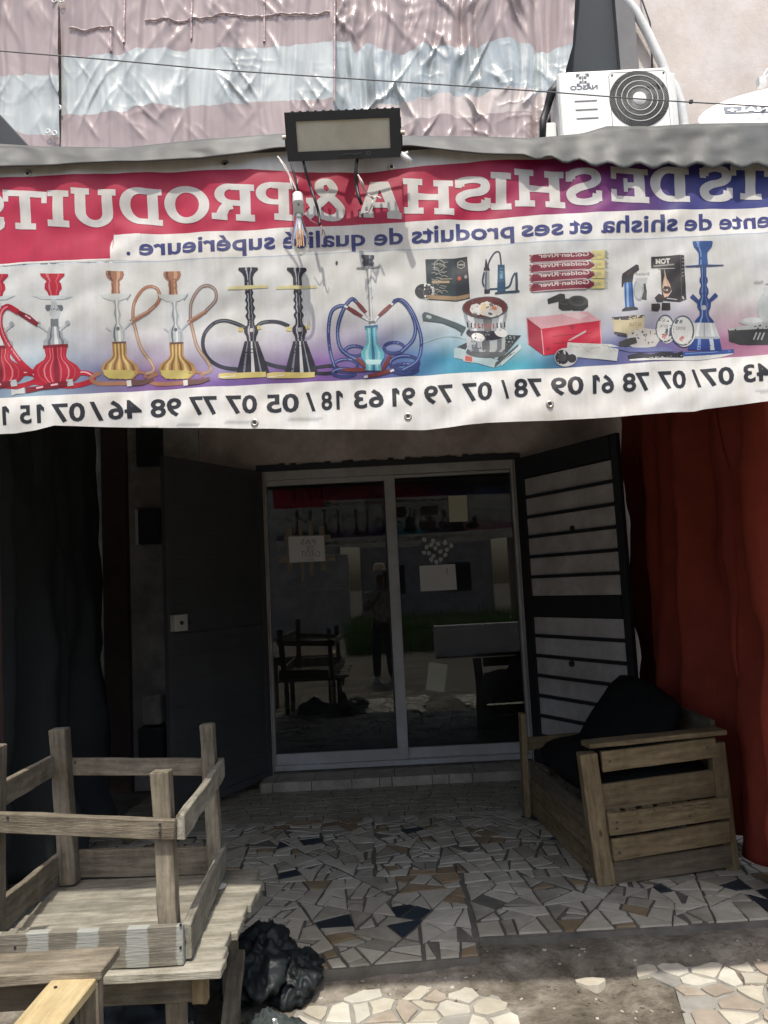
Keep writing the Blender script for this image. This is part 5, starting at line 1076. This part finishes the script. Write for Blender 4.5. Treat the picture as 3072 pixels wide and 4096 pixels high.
# aprons standing on the boards; the front one carries old pale paint stripes
M_stripe = mat('striped_paint_wood', (.185, .17, .135), .85, .35, 7, .002, 22, stretch=(1, 9, 9), stain=.3)
tn = M_stripe.node_tree; pb = tn.nodes['Principled BSDF']; lk_ = pb.inputs['Base Color'].links[0].from_socket
tcx = tn.nodes.new('ShaderNodeTexCoord'); sx = tn.nodes.new('ShaderNodeSeparateXYZ'); tn.links.new(tcx.outputs['Object'], sx.inputs[0])
nz_ = tn.nodes.new('ShaderNodeTexNoise'); nz_.inputs['Scale'].default_value = 38; tn.links.new(tcx.outputs['Object'], nz_.inputs[0])
m1 = tn.nodes.new('ShaderNodeMath'); m1.operation = 'MULTIPLY_ADD'; m1.inputs[1].default_value = .018; tn.links.new(nz_.outputs[0], m1.inputs[0]); tn.links.new(sx.outputs[0], m1.inputs[2])
m2_ = tn.nodes.new('ShaderNodeMath'); m2_.operation = 'PINGPONG'; m2_.inputs[1].default_value = .068; tn.links.new(m1.outputs[0], m2_.inputs[0])
m3_ = tn.nodes.new('ShaderNodeMapRange'); m3_.inputs[1].default_value = .036; m3_.inputs[2].default_value = .040; m3_.inputs[4].default_value = .5; tn.links.new(m2_.outputs[0], m3_.inputs[0])
mm = tn.nodes.new('ShaderNodeMix'); mm.data_type = 'RGBA'; mm.inputs[7].default_value = (.36, .385, .355, 1); tn.links.new(m3_.outputs[0], mm.inputs[0]); tn.links.new(lk_, mm.inputs[6]); tn.links.new(mm.outputs[2], pb.inputs['Base Color'])
ap = plank('apron', (-1.24, 2.195, zt(2.2) + .053), (aty(735, 3750, 2.195).x, 2.195, zt(2.2) + .053), .024, .105, M_stripe, ut, jit=.002); ap['label'] = 'front apron with pale paint stripes'
p0, p1 = aty(312, 3430, 3.04), aty(838, 3436, 3.04); plank('apron', (p0.x, 3.04, zt(3.04) + .062), (p1.x, 3.04, zt(3.04) + .05), .024, .10, M_wood, ut)
p0 = aty(900, 3440, 2.98); plank('apron', (aty(727, 3760, 2.21).x + .012, 2.21, zt(2.21) + .052), (p0.x - .02, 3.06, zt(3.06) + .056), .024, .095, M_wood_w, ut, jit=.003)
plank('apron', (-1.235, 2.215, zt(2.2) + .055), (aty(248, 3470, 3.0).x - .02, 3.03, zt(3.03) + .06), .024, .10, M_wood, ut)
# boards of the top (bottom now), with uneven ends on the right
ys = [2.155, 2.225, 2.315, 2.43, 2.545, 2.665, 2.79, 2.915, 3.075]
ea, eb = atz(892, 3840, .45), atz(1052, 3478, .405)
re = [ea.x + (eb.x - ea.x) * ((y0 + y1) / 2 - ea.y) / (eb.y - ea.y) + d_ for y0, y1, d_ in zip(ys, ys[1:], (.01, .0, -.012, .008, 0, .012, .016, -.02))]
for k, (y0, y1) in enumerate(zip(ys, ys[1:])):
    plank('board', (-1.34 + rnd.uniform(-.02, .02), (y0 + y1) / 2, zt((y0 + y1) / 2) - .014 + rnd.uniform(-.002, .002)), (re[k], (y0 + y1) / 2 + rnd.uniform(-.003, .003), zt((y0 + y1) / 2) - .014), y1 - y0 - .004, .024, M_wood_w, ut, jit=.0022)
b = MB(); c = atz(905, 3535, .42); c.z = zt(c.y); n = 22
b.v = [Vector((c.x - .03 + (.030 + .012 * fbm(q, 3, 1, 2)) * math.cos(q), c.y + (.042 + .016 * fbm(q * 2, 9, 1, 2)) * math.sin(q), zt(c.y + .05 * math.sin(q)) + .0025)) for q in [i * 2 * math.pi / n for i in range(n)]]; b.f = [tuple(range(n))]; b.c = [(1, 1, 1)]
b.build('paint_splash', M_white, ut)
for x, y in ((640, 3298), (640, 3330)):
    p = aty(x, y, 2.212); b = MB(); b.tube([p, p + Vector((0, -.004, 0))], .004, 8); b.build('nail', M_cable, ut)
for x, y, Y in ((722, 3700, 2.18), (722, 3790, 2.18), (60, 3700, 2.18), (60, 3790, 2.18), (30, 3270, 2.21), (880, 3045, 3.02), (300, 3050, 3.02)):
    p = aty(x, y, Y + .002); b = MB(); b.tube([p + Vector((0, .004, 0)), p + Vector((0, -.002, 0))], .0034, 8); b.build('nail', M_cable, ut)
lt = thing('wooden_table', 'low rough wooden table on the ground carrying the upturned table', 'table', (-.95, 2.6, -.09))
for x, y in ((-.665, 2.32), (-.625, 2.86), (-1.25, 2.32), (-1.25, 2.86)): plank('leg', (x, y, -.095), (x, y, zt(y) - .052), .052, .05, M_wood, lt, up=(0, 1, 0))
plank('apron', (-1.30, 2.285, .365), (aty(772, 3900, 2.285).x, 2.285, .365), .022, .085, M_wood, lt)
plank('apron', (-.60, 2.30, .37), (-.575, 2.95, .33), .022, .075, M_wood, lt)
plank('cleat', (aty(795, 3860, 2.25).x, 2.262, .33), (aty(795, 3860, 2.25).x, 2.262, .42), .042, .03, M_pallet, lt, up=(0, 1, 0))
plank('brace', (aty(880, 4090, 2.4).x, 2.36, -.06), (aty(930, 3900, 2.8).x + .01, 2.84, .20), .02, .055, M_wood, lt, up=(1, 0, 0))
for k in range(3): plank('board', (-1.28, 2.36 + k * .22, zt(2.36 + k * .22) - .041), (-.56, 2.36 + k * .22, zt(2.36 + k * .22) - .041), .20, .020, M_wood, lt)

# ------------------------------------------------------------------ stool at the bottom left corner
zs = aty(300, 3838, 1.985).z
sb = thing('wooden_bench', 'rough grey bench with a fresh yellow plank at the lower left corner', 'bench', (-1.0, 1.8, -.09))
e1 = atz(470, 3820, zs)
plank('seat_board', (-1.6, 1.985, zs - .014), (e1.x - .012, 1.985, zs - .014), .125, .026, M_wood, sb, jit=.003)
plank('leg', (e1.x - .045, 1.945, -.10), (e1.x - .045, 1.945, zs - .03), .044, .042, M_wood, sb, up=(0, 1, 0))
plank('leg', (e1.x - .09, 2.02, -.10), (e1.x - .09, 2.02, zs - .03), .04, .04, M_wood, sb, up=(0, 1, 0))
plank('leg', (-1.5, 1.96, -.10), (-1.5, 1.96, zs - .03), .045, .045, M_wood, sb, up=(0, 1, 0))
q0, q1 = atz(332, 3890, zs - .03), atz(165, 4096, zs - .03)
d = (q1 - q0).normalized(); pk = plank('side_plank', q0 - d * .01, q0 + d * .75, .108, .024, M_wood_y, sb, jit=.002); pk['label'] = 'fresh yellow plank running forward'
plank('apron', (-1.55, 2.0, zs - .075), (e1.x - .08, 2.0, zs - .075), .02, .085, M_pallet_d, sb)
for x, y in ((250, 3907), (222, 3950)):
    p = atz(x, y, zs - .017); b = MB(); b.tube([p, p + Vector((0, 0, .002))], .004, 8); b.build('nail', M_cable, sb)
plank('leg', (q0.x + d.x * .7, q0.y + d.y * .7, -.1), (q0.x + d.x * .7, q0.y + d.y * .7, zs - .045), .045, .04, M_wood, sb, up=(0, 1, 0))

# ------------------------------------------------------------------ pallet wood sofa on the right
sf = thing('pallet_sofa', 'wooden pallet armchair bench with slatted side by the red curtain', 'sofa', (1.3, 4.1, 0))
def S(x, y, Y): return aty(x, y, Y)
YA = 3.78; YB = 4.86
xl = atz(2430, 3540, 0).x - .03; xr_ = atz(2940, 3470, 0).x
ztop = S(2350, 2985, YA).z
plank('arm_post', (xl + .02, YA, .004), (xl - .02, YA, ztop - .03), .085, .075, M_pallet, sf, up=(0, 1, 0))
plank('arm_post', (xr_ - .03, YA + .10, .004), (xr_ - .05, YA + .10, ztop - .03), .07, .06, M_pallet, sf, up=(0, 1, 0))
def between(name, xa, ya, xb, yb, Yl, Yr, side, h, m=M_pallet, **k): return plank(name, S(xa, ya, Yl), S(xb, yb, Yr), side, h, m, sf, **k)
between('arm_top', 2340, 2978, 2885, 2922, YA - .005, YA + .10, .10, .024)
between('arm_slat', 2405, 3047, 2862, 2988, YA - .01, YA + .08, .022, .095)
between('arm_slat', 2408, 3190, 2866, 3128, YA + .02, YA + .10, .022, .125)
between('arm_slat', 2432, 3300, 2915, 3228, YA - .05, YA + .05, .024, .098)
between('arm_slat', 2448, 3400, 2918, 3325, YA - .05, YA + .05, .024, .098)
between('arm_slat', 2450, 3490, 2925, 3420, YA - .01, YA + .08, .022, .105, M_pallet_d)
# little shelf between the slats with gaps
za = S(2640, 3225, YA).z
for k in range(6):
    xa = xl + .075 + k * .088; plank('shelf_slat', (xa, YA - .055 + .012 * k, za - .012 + .0105 * k * .0), (xa + .012, YA + .05 + .012 * k, za - .012), .072 if k not in (1, 2) else .055, .016, M_pallet, sf)
# boards along the front of the seat
xa, xb = xl - .035, atz(2105, 3255, 0).x + .02
for k, (z, h) in enumerate(((.292, .105), (.188, .105), (.078, .11))):
    plank('front_board', (xa + .01 + .01 * k, YA + .04, z - .01 * k), (xb + .02, YB - .02, z - .01), .022, h, (M_pallet_d, M_pallet, M_pallet)[k], sf, jit=.002)
p = S(2088, 2852, YB); plank('far_post', (atz(2108, 3255, 0).x - .01, YB, .004), (p.x, YB, p.z), .035, .09, M_pallet, sf, up=(0, 1, 0))
between('far_rail', 2105, 2975, 2480, 2940, YB + .02, YB + .04, .024, .075)
plank('back_post', (xr_ - .02, YB + .05, .004), (xr_ - .02, YB + .05, ztop + .1), .06, .05, M_pallet_d, sf, up=(0, 1, 0))
plank('seat_slat', (xl + .33, YA + .2, .33), (xl + .33, YB - .05, .33), .5, .02, M_pallet_d, sf)
plank('back_board', (xr_ - .03, YA + .16, .55), (xr_ - .03, YB + .02, .55), .024, .3, M_pallet_d, sf)
for x, y, Y in ((2470, 3315, YA - .065), (2885, 3252, YA + .035), (2480, 3412, YA - .065), (2890, 3345, YA + .035), (2440, 3045, YA - .022), (2830, 2990, YA + .06), (2890, 3232, YA + .035), (2470, 3290, YA - .065), (2560, 3290, YA - .062), (2760, 3265, YA + .0)):
    p = S(x, y, Y); b = MB(); b.tube([p + Vector((0, .004, 0)), p + Vector((0, -.001, 0))], .0042, 8); b.build('nail', M_cable, sf)
def cushion(name, label, size, M, seed):
    b = MB(); n = 14; cx, cy, cz = (s / 2 for s in size)
    def shp(u, v, s_):
        x, y = u * 2 - 1, v * 2 - 1; k = max(0, 1 - abs(x) ** 3.5) * max(0, 1 - abs(y) ** 3.5)
        f_ = .99 - .13 * (abs(x * y)) ** 2; e = cz * (.16 + .84 * k ** .6) + .022 * k * fbm(x * 2 + seed, y * 2, s_, 3)
        return M @ Vector((x * cx * f_, y * cy * f_, s_ * e))
    b.grid(lambda u, v: shp(u, v, 1), n, n); b.grid(lambda u, v: shp(1 - u, v, -1), n, n)
    m_ = n + 1
    for k in range(n):   # sides
        b.face(k, m_ * m_ + n - k, m_ * m_ + n - k - 1, k + 1); t0 = n * m_; b.face(t0 + k + 1, m_ * m_ + t0 + n - k - 1, m_ * m_ + t0 + n - k, t0 + k)
        b.face((k + 1) * m_, m_ * m_ + (k + 1) * m_ + n, m_ * m_ + k * m_ + n, k * m_); b.face(k * m_ + n, m_ * m_ + k * m_, m_ * m_ + (k + 1) * m_, (k + 1) * m_ + n)
    o = b.build(name, M_cush, smooth=True); return tag(o, label, 'cushion')
cushion('seat_cushion', 'flat black cushion lying on the pallet sofa seat', (.70, 1.02, .23), Matrix.Translation((xl + .29, (YA + YB) / 2 + .04, .41)) @ Matrix.Rotation(R_(6.5), 4, 'Z'), 1)
pc_ = S(2500, 2870, 4.35)
cushion('back_cushion', 'big black cushion leaning crooked over the sofa against the red curtain', (.64, .62, .17), Matrix.Translation((pc_.x + .0, 4.4, .565)) @ Matrix.Rotation(R_(24), 4, 'Z') @ Matrix.Rotation(R_(-57), 4, 'Y') @ Matrix.Rotation(R_(-14), 4, 'Z'), 5)

# ------------------------------------------------------------------ curtains at both sides of the porch
def drape(name, label, path, top, bot, m, seed, amp, nf, cat='curtain', gather=0, nu=150, nv=50):
    b = MB(); P_ = [Vector((x, y, 0)) for x, y in path]; L = [0]
    for a_, c_ in zip(P_, P_[1:]): L.append(L[-1] + (c_ - a_).length)
    def at(s):
        s *= L[-1]
        for i in range(len(P_) - 1):
            if s <= L[i + 1] + 1e-9: break
        t = (s - L[i]) / (L[i + 1] - L[i]); d_ = (P_[i + 1] - P_[i]).normalized(); return P_[i].lerp(P_[i + 1], t), Vector((-d_.y, d_.x, 0))
    def fn(u, v):
        p, n_ = at(u); z = interp(top, u) * (1 - v) + interp(bot, u) * v
        f_ = math.sin(u * nf * 6.283 + 2.2 * fbm(u * 3, v * 1.2, seed, 2) + seed); g_ = .6 * math.sin(u * nf * 2.4 * 6.283 + 3 * fbm(u * 4, v * .9, seed + 4, 2))
        off = amp * (f_ + g_ * .5) * (.45 + .75 * v) + amp * .5 * fbm(u * 9, v * 6, seed, 3)
        q = p + n_ * off; q.z = z; q.x += gather * v * v * (math.sin(u * 5 + seed)); return q
    b.grid(fn, nu, nv); return tag(b.build(name, m, smooth=True, solid=.002), label, cat)
drape('red_curtain', 'long red curtain hanging in folds along the right side of the porch', [(1.90, 5.85), (1.80, 5.2), (1.80, 4.5), (1.87, 4.0), (1.78, 3.65), (1.72, 3.42), (2.25, 3.15)], [(0, 2.95), (1, 2.85)], [(0, .10), (.4, .05), (.62, .03), (.75, .03), (1, .01)], M_red, 2.3, .09, 5.2, gather=.09, nu=220)
drape('black_drape', 'heavy black tarpaulin hanging in folds on the left side of the porch', [(-2.35, 5.86), (-2.12, 5.4), (-2.02, 4.8), (-1.98, 4.2), (-2.02, 3.6), (-1.92, 3.2)], [(0, 2.95), (1, 2.85)], [(0, .05), (1, -.03)], M_black, 6.1, .09, 4.2, 'tarpaulin', gather=.16)
drape('black_sheet', 'dark slanting tarpaulin edge crossing behind the upturned table', [(-2.10, 5.6), (-2.03, 4.9), (-2.0, 4.3)], [(0, 2.9), (1, 2.85)], [(0, .12), (1, .02)], M_black, 9.4, .06, 2.2, 'tarpaulin', gather=.10, nu=70)
drape('brown_drape', 'narrow brown cloth edge at the far left of the porch', [(-1.72, 3.35), (-1.61, 3.20), (-1.75, 3.05)], [(0, 2.85), (1, 2.8)], [(0, .3), (1, .2)], M_brown, 1.4, .02, 3, nu=40)

# ------------------------------------------------------------------ rubbish bags
def bag(name, label, c, r, m, seed, sharp=.35):
    """thin film: folds run down from a gathered top, broad sagging planes with sharp creases"""
    bm = bmesh.new(); bmesh.ops.create_icosphere(bm, subdivisions=5, radius=1)
    for v_ in bm.verts:
        n_ = v_.co.normalized(); th = math.atan2(n_.y, n_.x); ph_ = math.acos(max(-1, min(1, n_.z)))
        c3 = Vector((math.cos(th) * 1.5 + seed, math.sin(th) * 1.5, ph_ * .55 + seed))
        fold = abs(noise.noise(c3 * 1.5)) * .9 + abs(noise.noise(c3 * 3.4 + Vector((3, 1, 7)))) * .45
        lump = noise.noise(n_ * 1.3 + Vector((seed, 3, 1))); cr = abs(noise.noise(n_ * 3.1 + Vector((1, seed, 4)))) + .4 * abs(noise.noise(n_ * 7.0 + Vector((5, seed, 2))))
        k = .92 + .30 * lump - sharp * .55 * fold + sharp * .6 * (.35 - cr); up_ = max(0, n_.z)
        z = n_.z * r[2] * (k + .10 * up_ ** 6)
        v_.co = Vector((n_.x * r[0] * k * (1.12 - .25 * up_), n_.y * r[1] * k * (1.12 - .25 * up_), max(z, -r[2] * .5)))
    me_ = bpy.data.meshes.new(name); bm.to_mesh(me_); bm.free(); me_.shade_smooth(); o = link(name, me_, m, None, Matrix.Translation(Vector(c))); return tag(o, label, 'rubbish bag')
c = atz(1065, 3840, .02)
bag('rubbish_bag', 'crumpled black plastic rubbish bag beside the table legs', (c.x - .015, c.y - .03, .02), (.175, .21, .135), M_bag, 2.0, .5)
bag('rubbish_bag', 'small black bag flopped at the right of the rubbish pile', (c.x + .125, c.y - .06, -.02), (.11, .13, .10), M_bag, 8.0, .5)
bag('clear_bag', 'shiny translucent plastic bag in front of the black rubbish bag', (aty(1055, 4060, 2.5).x - .0, 2.58, .01), (.15, .13, .10), M_clear, 5.0, .6)
bag('dark_bag', 'dull dark sack slumped under the low table', (-.95, 2.75, -.02), (.22, .24, .16), M_black, 11.0)
bag('pale_scrap', 'pale torn scrap of plastic behind the front table leg', (aty(720, 3990, 2.75).x, 2.72, .0), (.07, .05, .05), M_clear, 14.0)['category'] = 'litter'

# ------------------------------------------------------------------ papers and decals on the door glass
GY = DY + .0285; GY2 = DY + .0535
def paper(name, label, pts, Y, m, writing=None):
    P_ = [aty(x, y, Y) for x, y in pts]; b = MB(); b.prism([(p.x, Y - .002, p.z) for p in P_], (0, .0012, 0)); o = tag(b.build(name, m), label, 'paper')
    return o
pp_ = paper('paper_notice', 'white handwritten notice taped on tan strips on the left glass pane', [(1153, 2147), (1158, 2251), (1301, 2244), (1296, 2142)], GY - .004, M_paper)
def ink(par, word, xl_, xr2, base, em, Y, bold=.0):
    v, f = text_geo(word, bold); mx_ = max(p[0] for p in v); mn = min(p[0] for p in v); b = MB()
    b.v = [aty(xr2 - (xr2 - xl_) * (x - mn) / (mx_ - mn), base - y * em + (.02 * math.sin(x * 9)) * em, Y) for x, y in v]; b.f = [tuple(reversed(q)) for q in f]; b.c = [(1, 1, 1)] * len(f); b.build('lettering', M_ink, par)
for w_, x0, x1, bs_ in (('PAS', 1203, 1262, 2178), ('DE', 1226, 1254, 2203), ('CrEDIT', 1203, 1281, 2226), ('ici', 1230, 1254, 2242)): ink(pp_, w_, x0, x1, bs_, 30 if w_ != 'ici' else 18, GY - .0068)
tp = thing('tape_lattice', 'lattice of tan tape strips stuck on the left glass pane', 'tape', tuple(aty(1230, 2200, GY)))
for pts in (((1145, 2110), (1168, 2110), (1170, 2288), (1150, 2290)), ((1192, 2090), (1207, 2088), (1218, 2320), (1206, 2328)), ((1232, 2085), (1250, 2080), (1256, 2305), (1238, 2300)), ((1275, 2108), (1297, 2102), (1305, 2280), (1284, 2285))):
    b = MB(); b.poly([tuple(aty(x, y, GY - .0012)) for x, y in pts][::-1]); b.build('tape_strip', M_tape, tp)
for pts in (((1138, 2142), (1322, 2138), (1324, 2158), (1136, 2162)), ((1118, 2232), (1340, 2222), (1342, 2242), (1116, 2252))):
    b = MB(); b.poly([tuple(aty(x, y, GY - .0005)) for x, y in pts][::-1]); b.build('tape_strip', M_tape, tp)
paper('paper_notice', 'yellowish blank sheet high on the right glass pane', [(1793, 1984), (1798, 2088), (1871, 2085), (1867, 1981)], GY2, M_paper_y)
q = paper('paper_notice', 'wide white sheet below the leaf decals on the right glass pane', [(1677, 2264), (1683, 2366), (1828, 2358), (1820, 2256)], GY2, M_paper); b = MB(); b.poly([tuple(aty(x, y, GY2 - .003)) for x, y in ((1785, 2272), (1789, 2272), (1790, 2296), (1786, 2296))][::-1]); b.build('pen_mark', M_ink, q)
paper('paper_notice', 'pale tilted sheet near the foot of the right glass pane', [(1716, 2648), (1703, 2758), (1777, 2768), (1791, 2658)], GY2, M_paper_y)
dc = thing('leaf_decal', 'cluster of pale round leaf stickers on the right glass pane', 'sticker', tuple(aty(1750, 2200, GY2)))
for k, (x, y, a_) in enumerate(((1698, 2160, 2.4), (1732, 2163, -1.5), (1753, 2176, 2.9), (1780, 2172, 1.5), (1805, 2184, 1.6), (1707, 2188, -2), (1724, 2180, .5), (1741, 2192, -1.2), (1761, 2207, .8), (1787, 2199, .6), (1697, 2211, 2.8), (1716, 2213, 2.0), (1734, 2224, -2.6), (1782, 2219, -2.2), (1725, 2238, -1.4), (1745, 2247, -1.3), (1763, 2237, -1.8))):
    b = MB(); r = 8.5; pts = [(x + r * math.cos(q_), y - r * math.sin(q_)) for q_ in [a_ + .5 + i * (2 * math.pi - 1) / 10 for i in range(11)]] + [(x + r * 1.55 * math.cos(a_), y - r * 1.55 * math.sin(a_))]
    b.poly([tuple(aty(px, py, GY2 - .001)) for px, py in pts]); b.build('leaf', M_decal, dc)

# ------------------------------------------------------------------ the person holding the camera (seen mirrored in the glass)
M_shirt = mat('patterned_shirt', (.10, .10, .095), .85, .8, 18, c2=(.5, .48, .44)); M_trou = mat('dark_trousers', (.04, .042, .05), .85, .2); M_skin = mat('skin', (.11, .06, .04), .55, .1); M_hat = mat('straw_hat', (.46, .38, .27), .8, .2, 30); M_shoe = mat('pale_shoes', (.4, .4, .38), .6, .1)
pr = thing('person', 'person in a patterned shirt and brimmed hat holding up a phone', 'person', (-.12, -.42, -.12))
def skin(name, verts, edges, m, sub=2):
    me_ = bpy.data.meshes.new(name); me_.from_pydata([v[0] for v in verts], edges, []); o = link(name, me_, m, pr)
    o.modifiers.new('skin', 'SKIN'); sv = me_.skin_vertices[0].data
    for k, v in enumerate(verts): sv[k].radius = (v[1], v[1] if len(v) < 3 else v[2]); sv[k].use_root = (k == 0)
    s_ = o.modifiers.new('sub', 'SUBSURF'); s_.levels = s_.render_levels = sub; me_.shade_smooth(); return o
X, Yp, G = -.12, -.42, -.12
skin('body', [((X, Yp, G + .95), .13, .10), ((X, Yp, G + 1.15), .125, .095), ((X, Yp, G + 1.35), .155, .10), ((X, Yp, G + 1.47), .07), ((X, Yp + .01, G + 1.54), .05), ((X, Yp + .02, G + 1.62), .085, .10), ((X, Yp + .02, G + 1.72), .085, .10),
    ((X - .10, Yp, G + .86), .085), ((X - .11, Yp + .01, G + .48), .06), ((X - .12, Yp - .01, G + .10), .045), ((X - .13, Yp + .13, G + .035), .035),
    ((X + .10, Yp, G + .86), .085), ((X + .11, Yp + .01, G + .48), .06), ((X + .12, Yp - .01, G + .10), .045), ((X + .13, Yp + .13, G + .035), .035),
    ((X - .21, Yp, G + 1.40), .06), ((X - .24, Yp + .06, G + 1.14), .045), ((X - .05, Yp + .26, G + 1.35), .034), ((X + .01, Yp + .29, G + 1.45), .03),
    ((X + .21, Yp, G + 1.40), .06), ((X + .25, Yp + .06, G + 1.14), .045), ((X + .19, Yp + .26, G + 1.38), .034), ((X + .17, Yp + .30, G + 1.47), .03)],
    [(0, 1), (1, 2), (2, 3), (3, 4), (4, 5), (5, 6), (0, 7), (7, 8), (8, 9), (9, 10), (0, 11), (11, 12), (12, 13), (13, 14), (2, 15), (15, 16), (16, 17), (17, 18), (2, 19), (19, 20), (20, 21), (21, 22)], M_skin)
skin('shirt', [((X, Yp, G + .88), .165, .13), ((X, Yp, G + 1.15), .155, .12), ((X, Yp, G + 1.37), .175, .12), ((X, Yp, G + 1.46), .085), ((X - .22, Yp, G + 1.40), .078), ((X - .245, Yp + .05, G + 1.2), .07), ((X + .22, Yp, G + 1.40), .078), ((X + .25, Yp + .05, G + 1.2), .07)], [(0, 1), (1, 2), (2, 3), (2, 4), (4, 5), (2, 6), (6, 7)], M_shirt)
skin('trousers', [((X, Yp, G + .92), .155, .12), ((X - .10, Yp, G + .82), .105), ((X - .11, Yp + .01, G + .48), .08), ((X - .12, Yp - .01, G + .08), .065), ((X + .10, Yp, G + .82), .105), ((X + .11, Yp + .01, G + .48), .08), ((X + .12, Yp - .01, G + .08), .065)], [(0, 1), (1, 2), (2, 3), (0, 4), (4, 5), (5, 6)], M_trou)
for s_ in (-1, 1): b = MB(); b.lathe([(.001, .10), (.045, .095), (.055, .05), (.06, 0)], 14, Matrix.Translation((X + s_ * .13, Yp + .06, G)) @ Matrix.Diagonal((1, 2.1, 1, 1))); b.build('shoe', M_shoe, pr, smooth=True)
b = MB(); b.lathe([(.001, .115), (.06, .12), (.085, .10), (.10, .03), (.11, .0), (.17, -.012), (.19, .01), (.17, -.006), (.11, .006)], 28, Matrix.Translation((X, Yp + .02, G + 1.78)) @ Matrix.Diagonal((1, 1.15, 1, 1))); b.build('hat', M_hat, pr, smooth=True)
ph = thing('phone', 'dark phone held up in both hands by the person in the hat', 'phone', (0, -.05, CZ - .03)); b = MB(); b.box((-.03, -.06, CZ - .06), (.075, .009, .16)); b.build('case', M_dk, ph, bevel=.006)
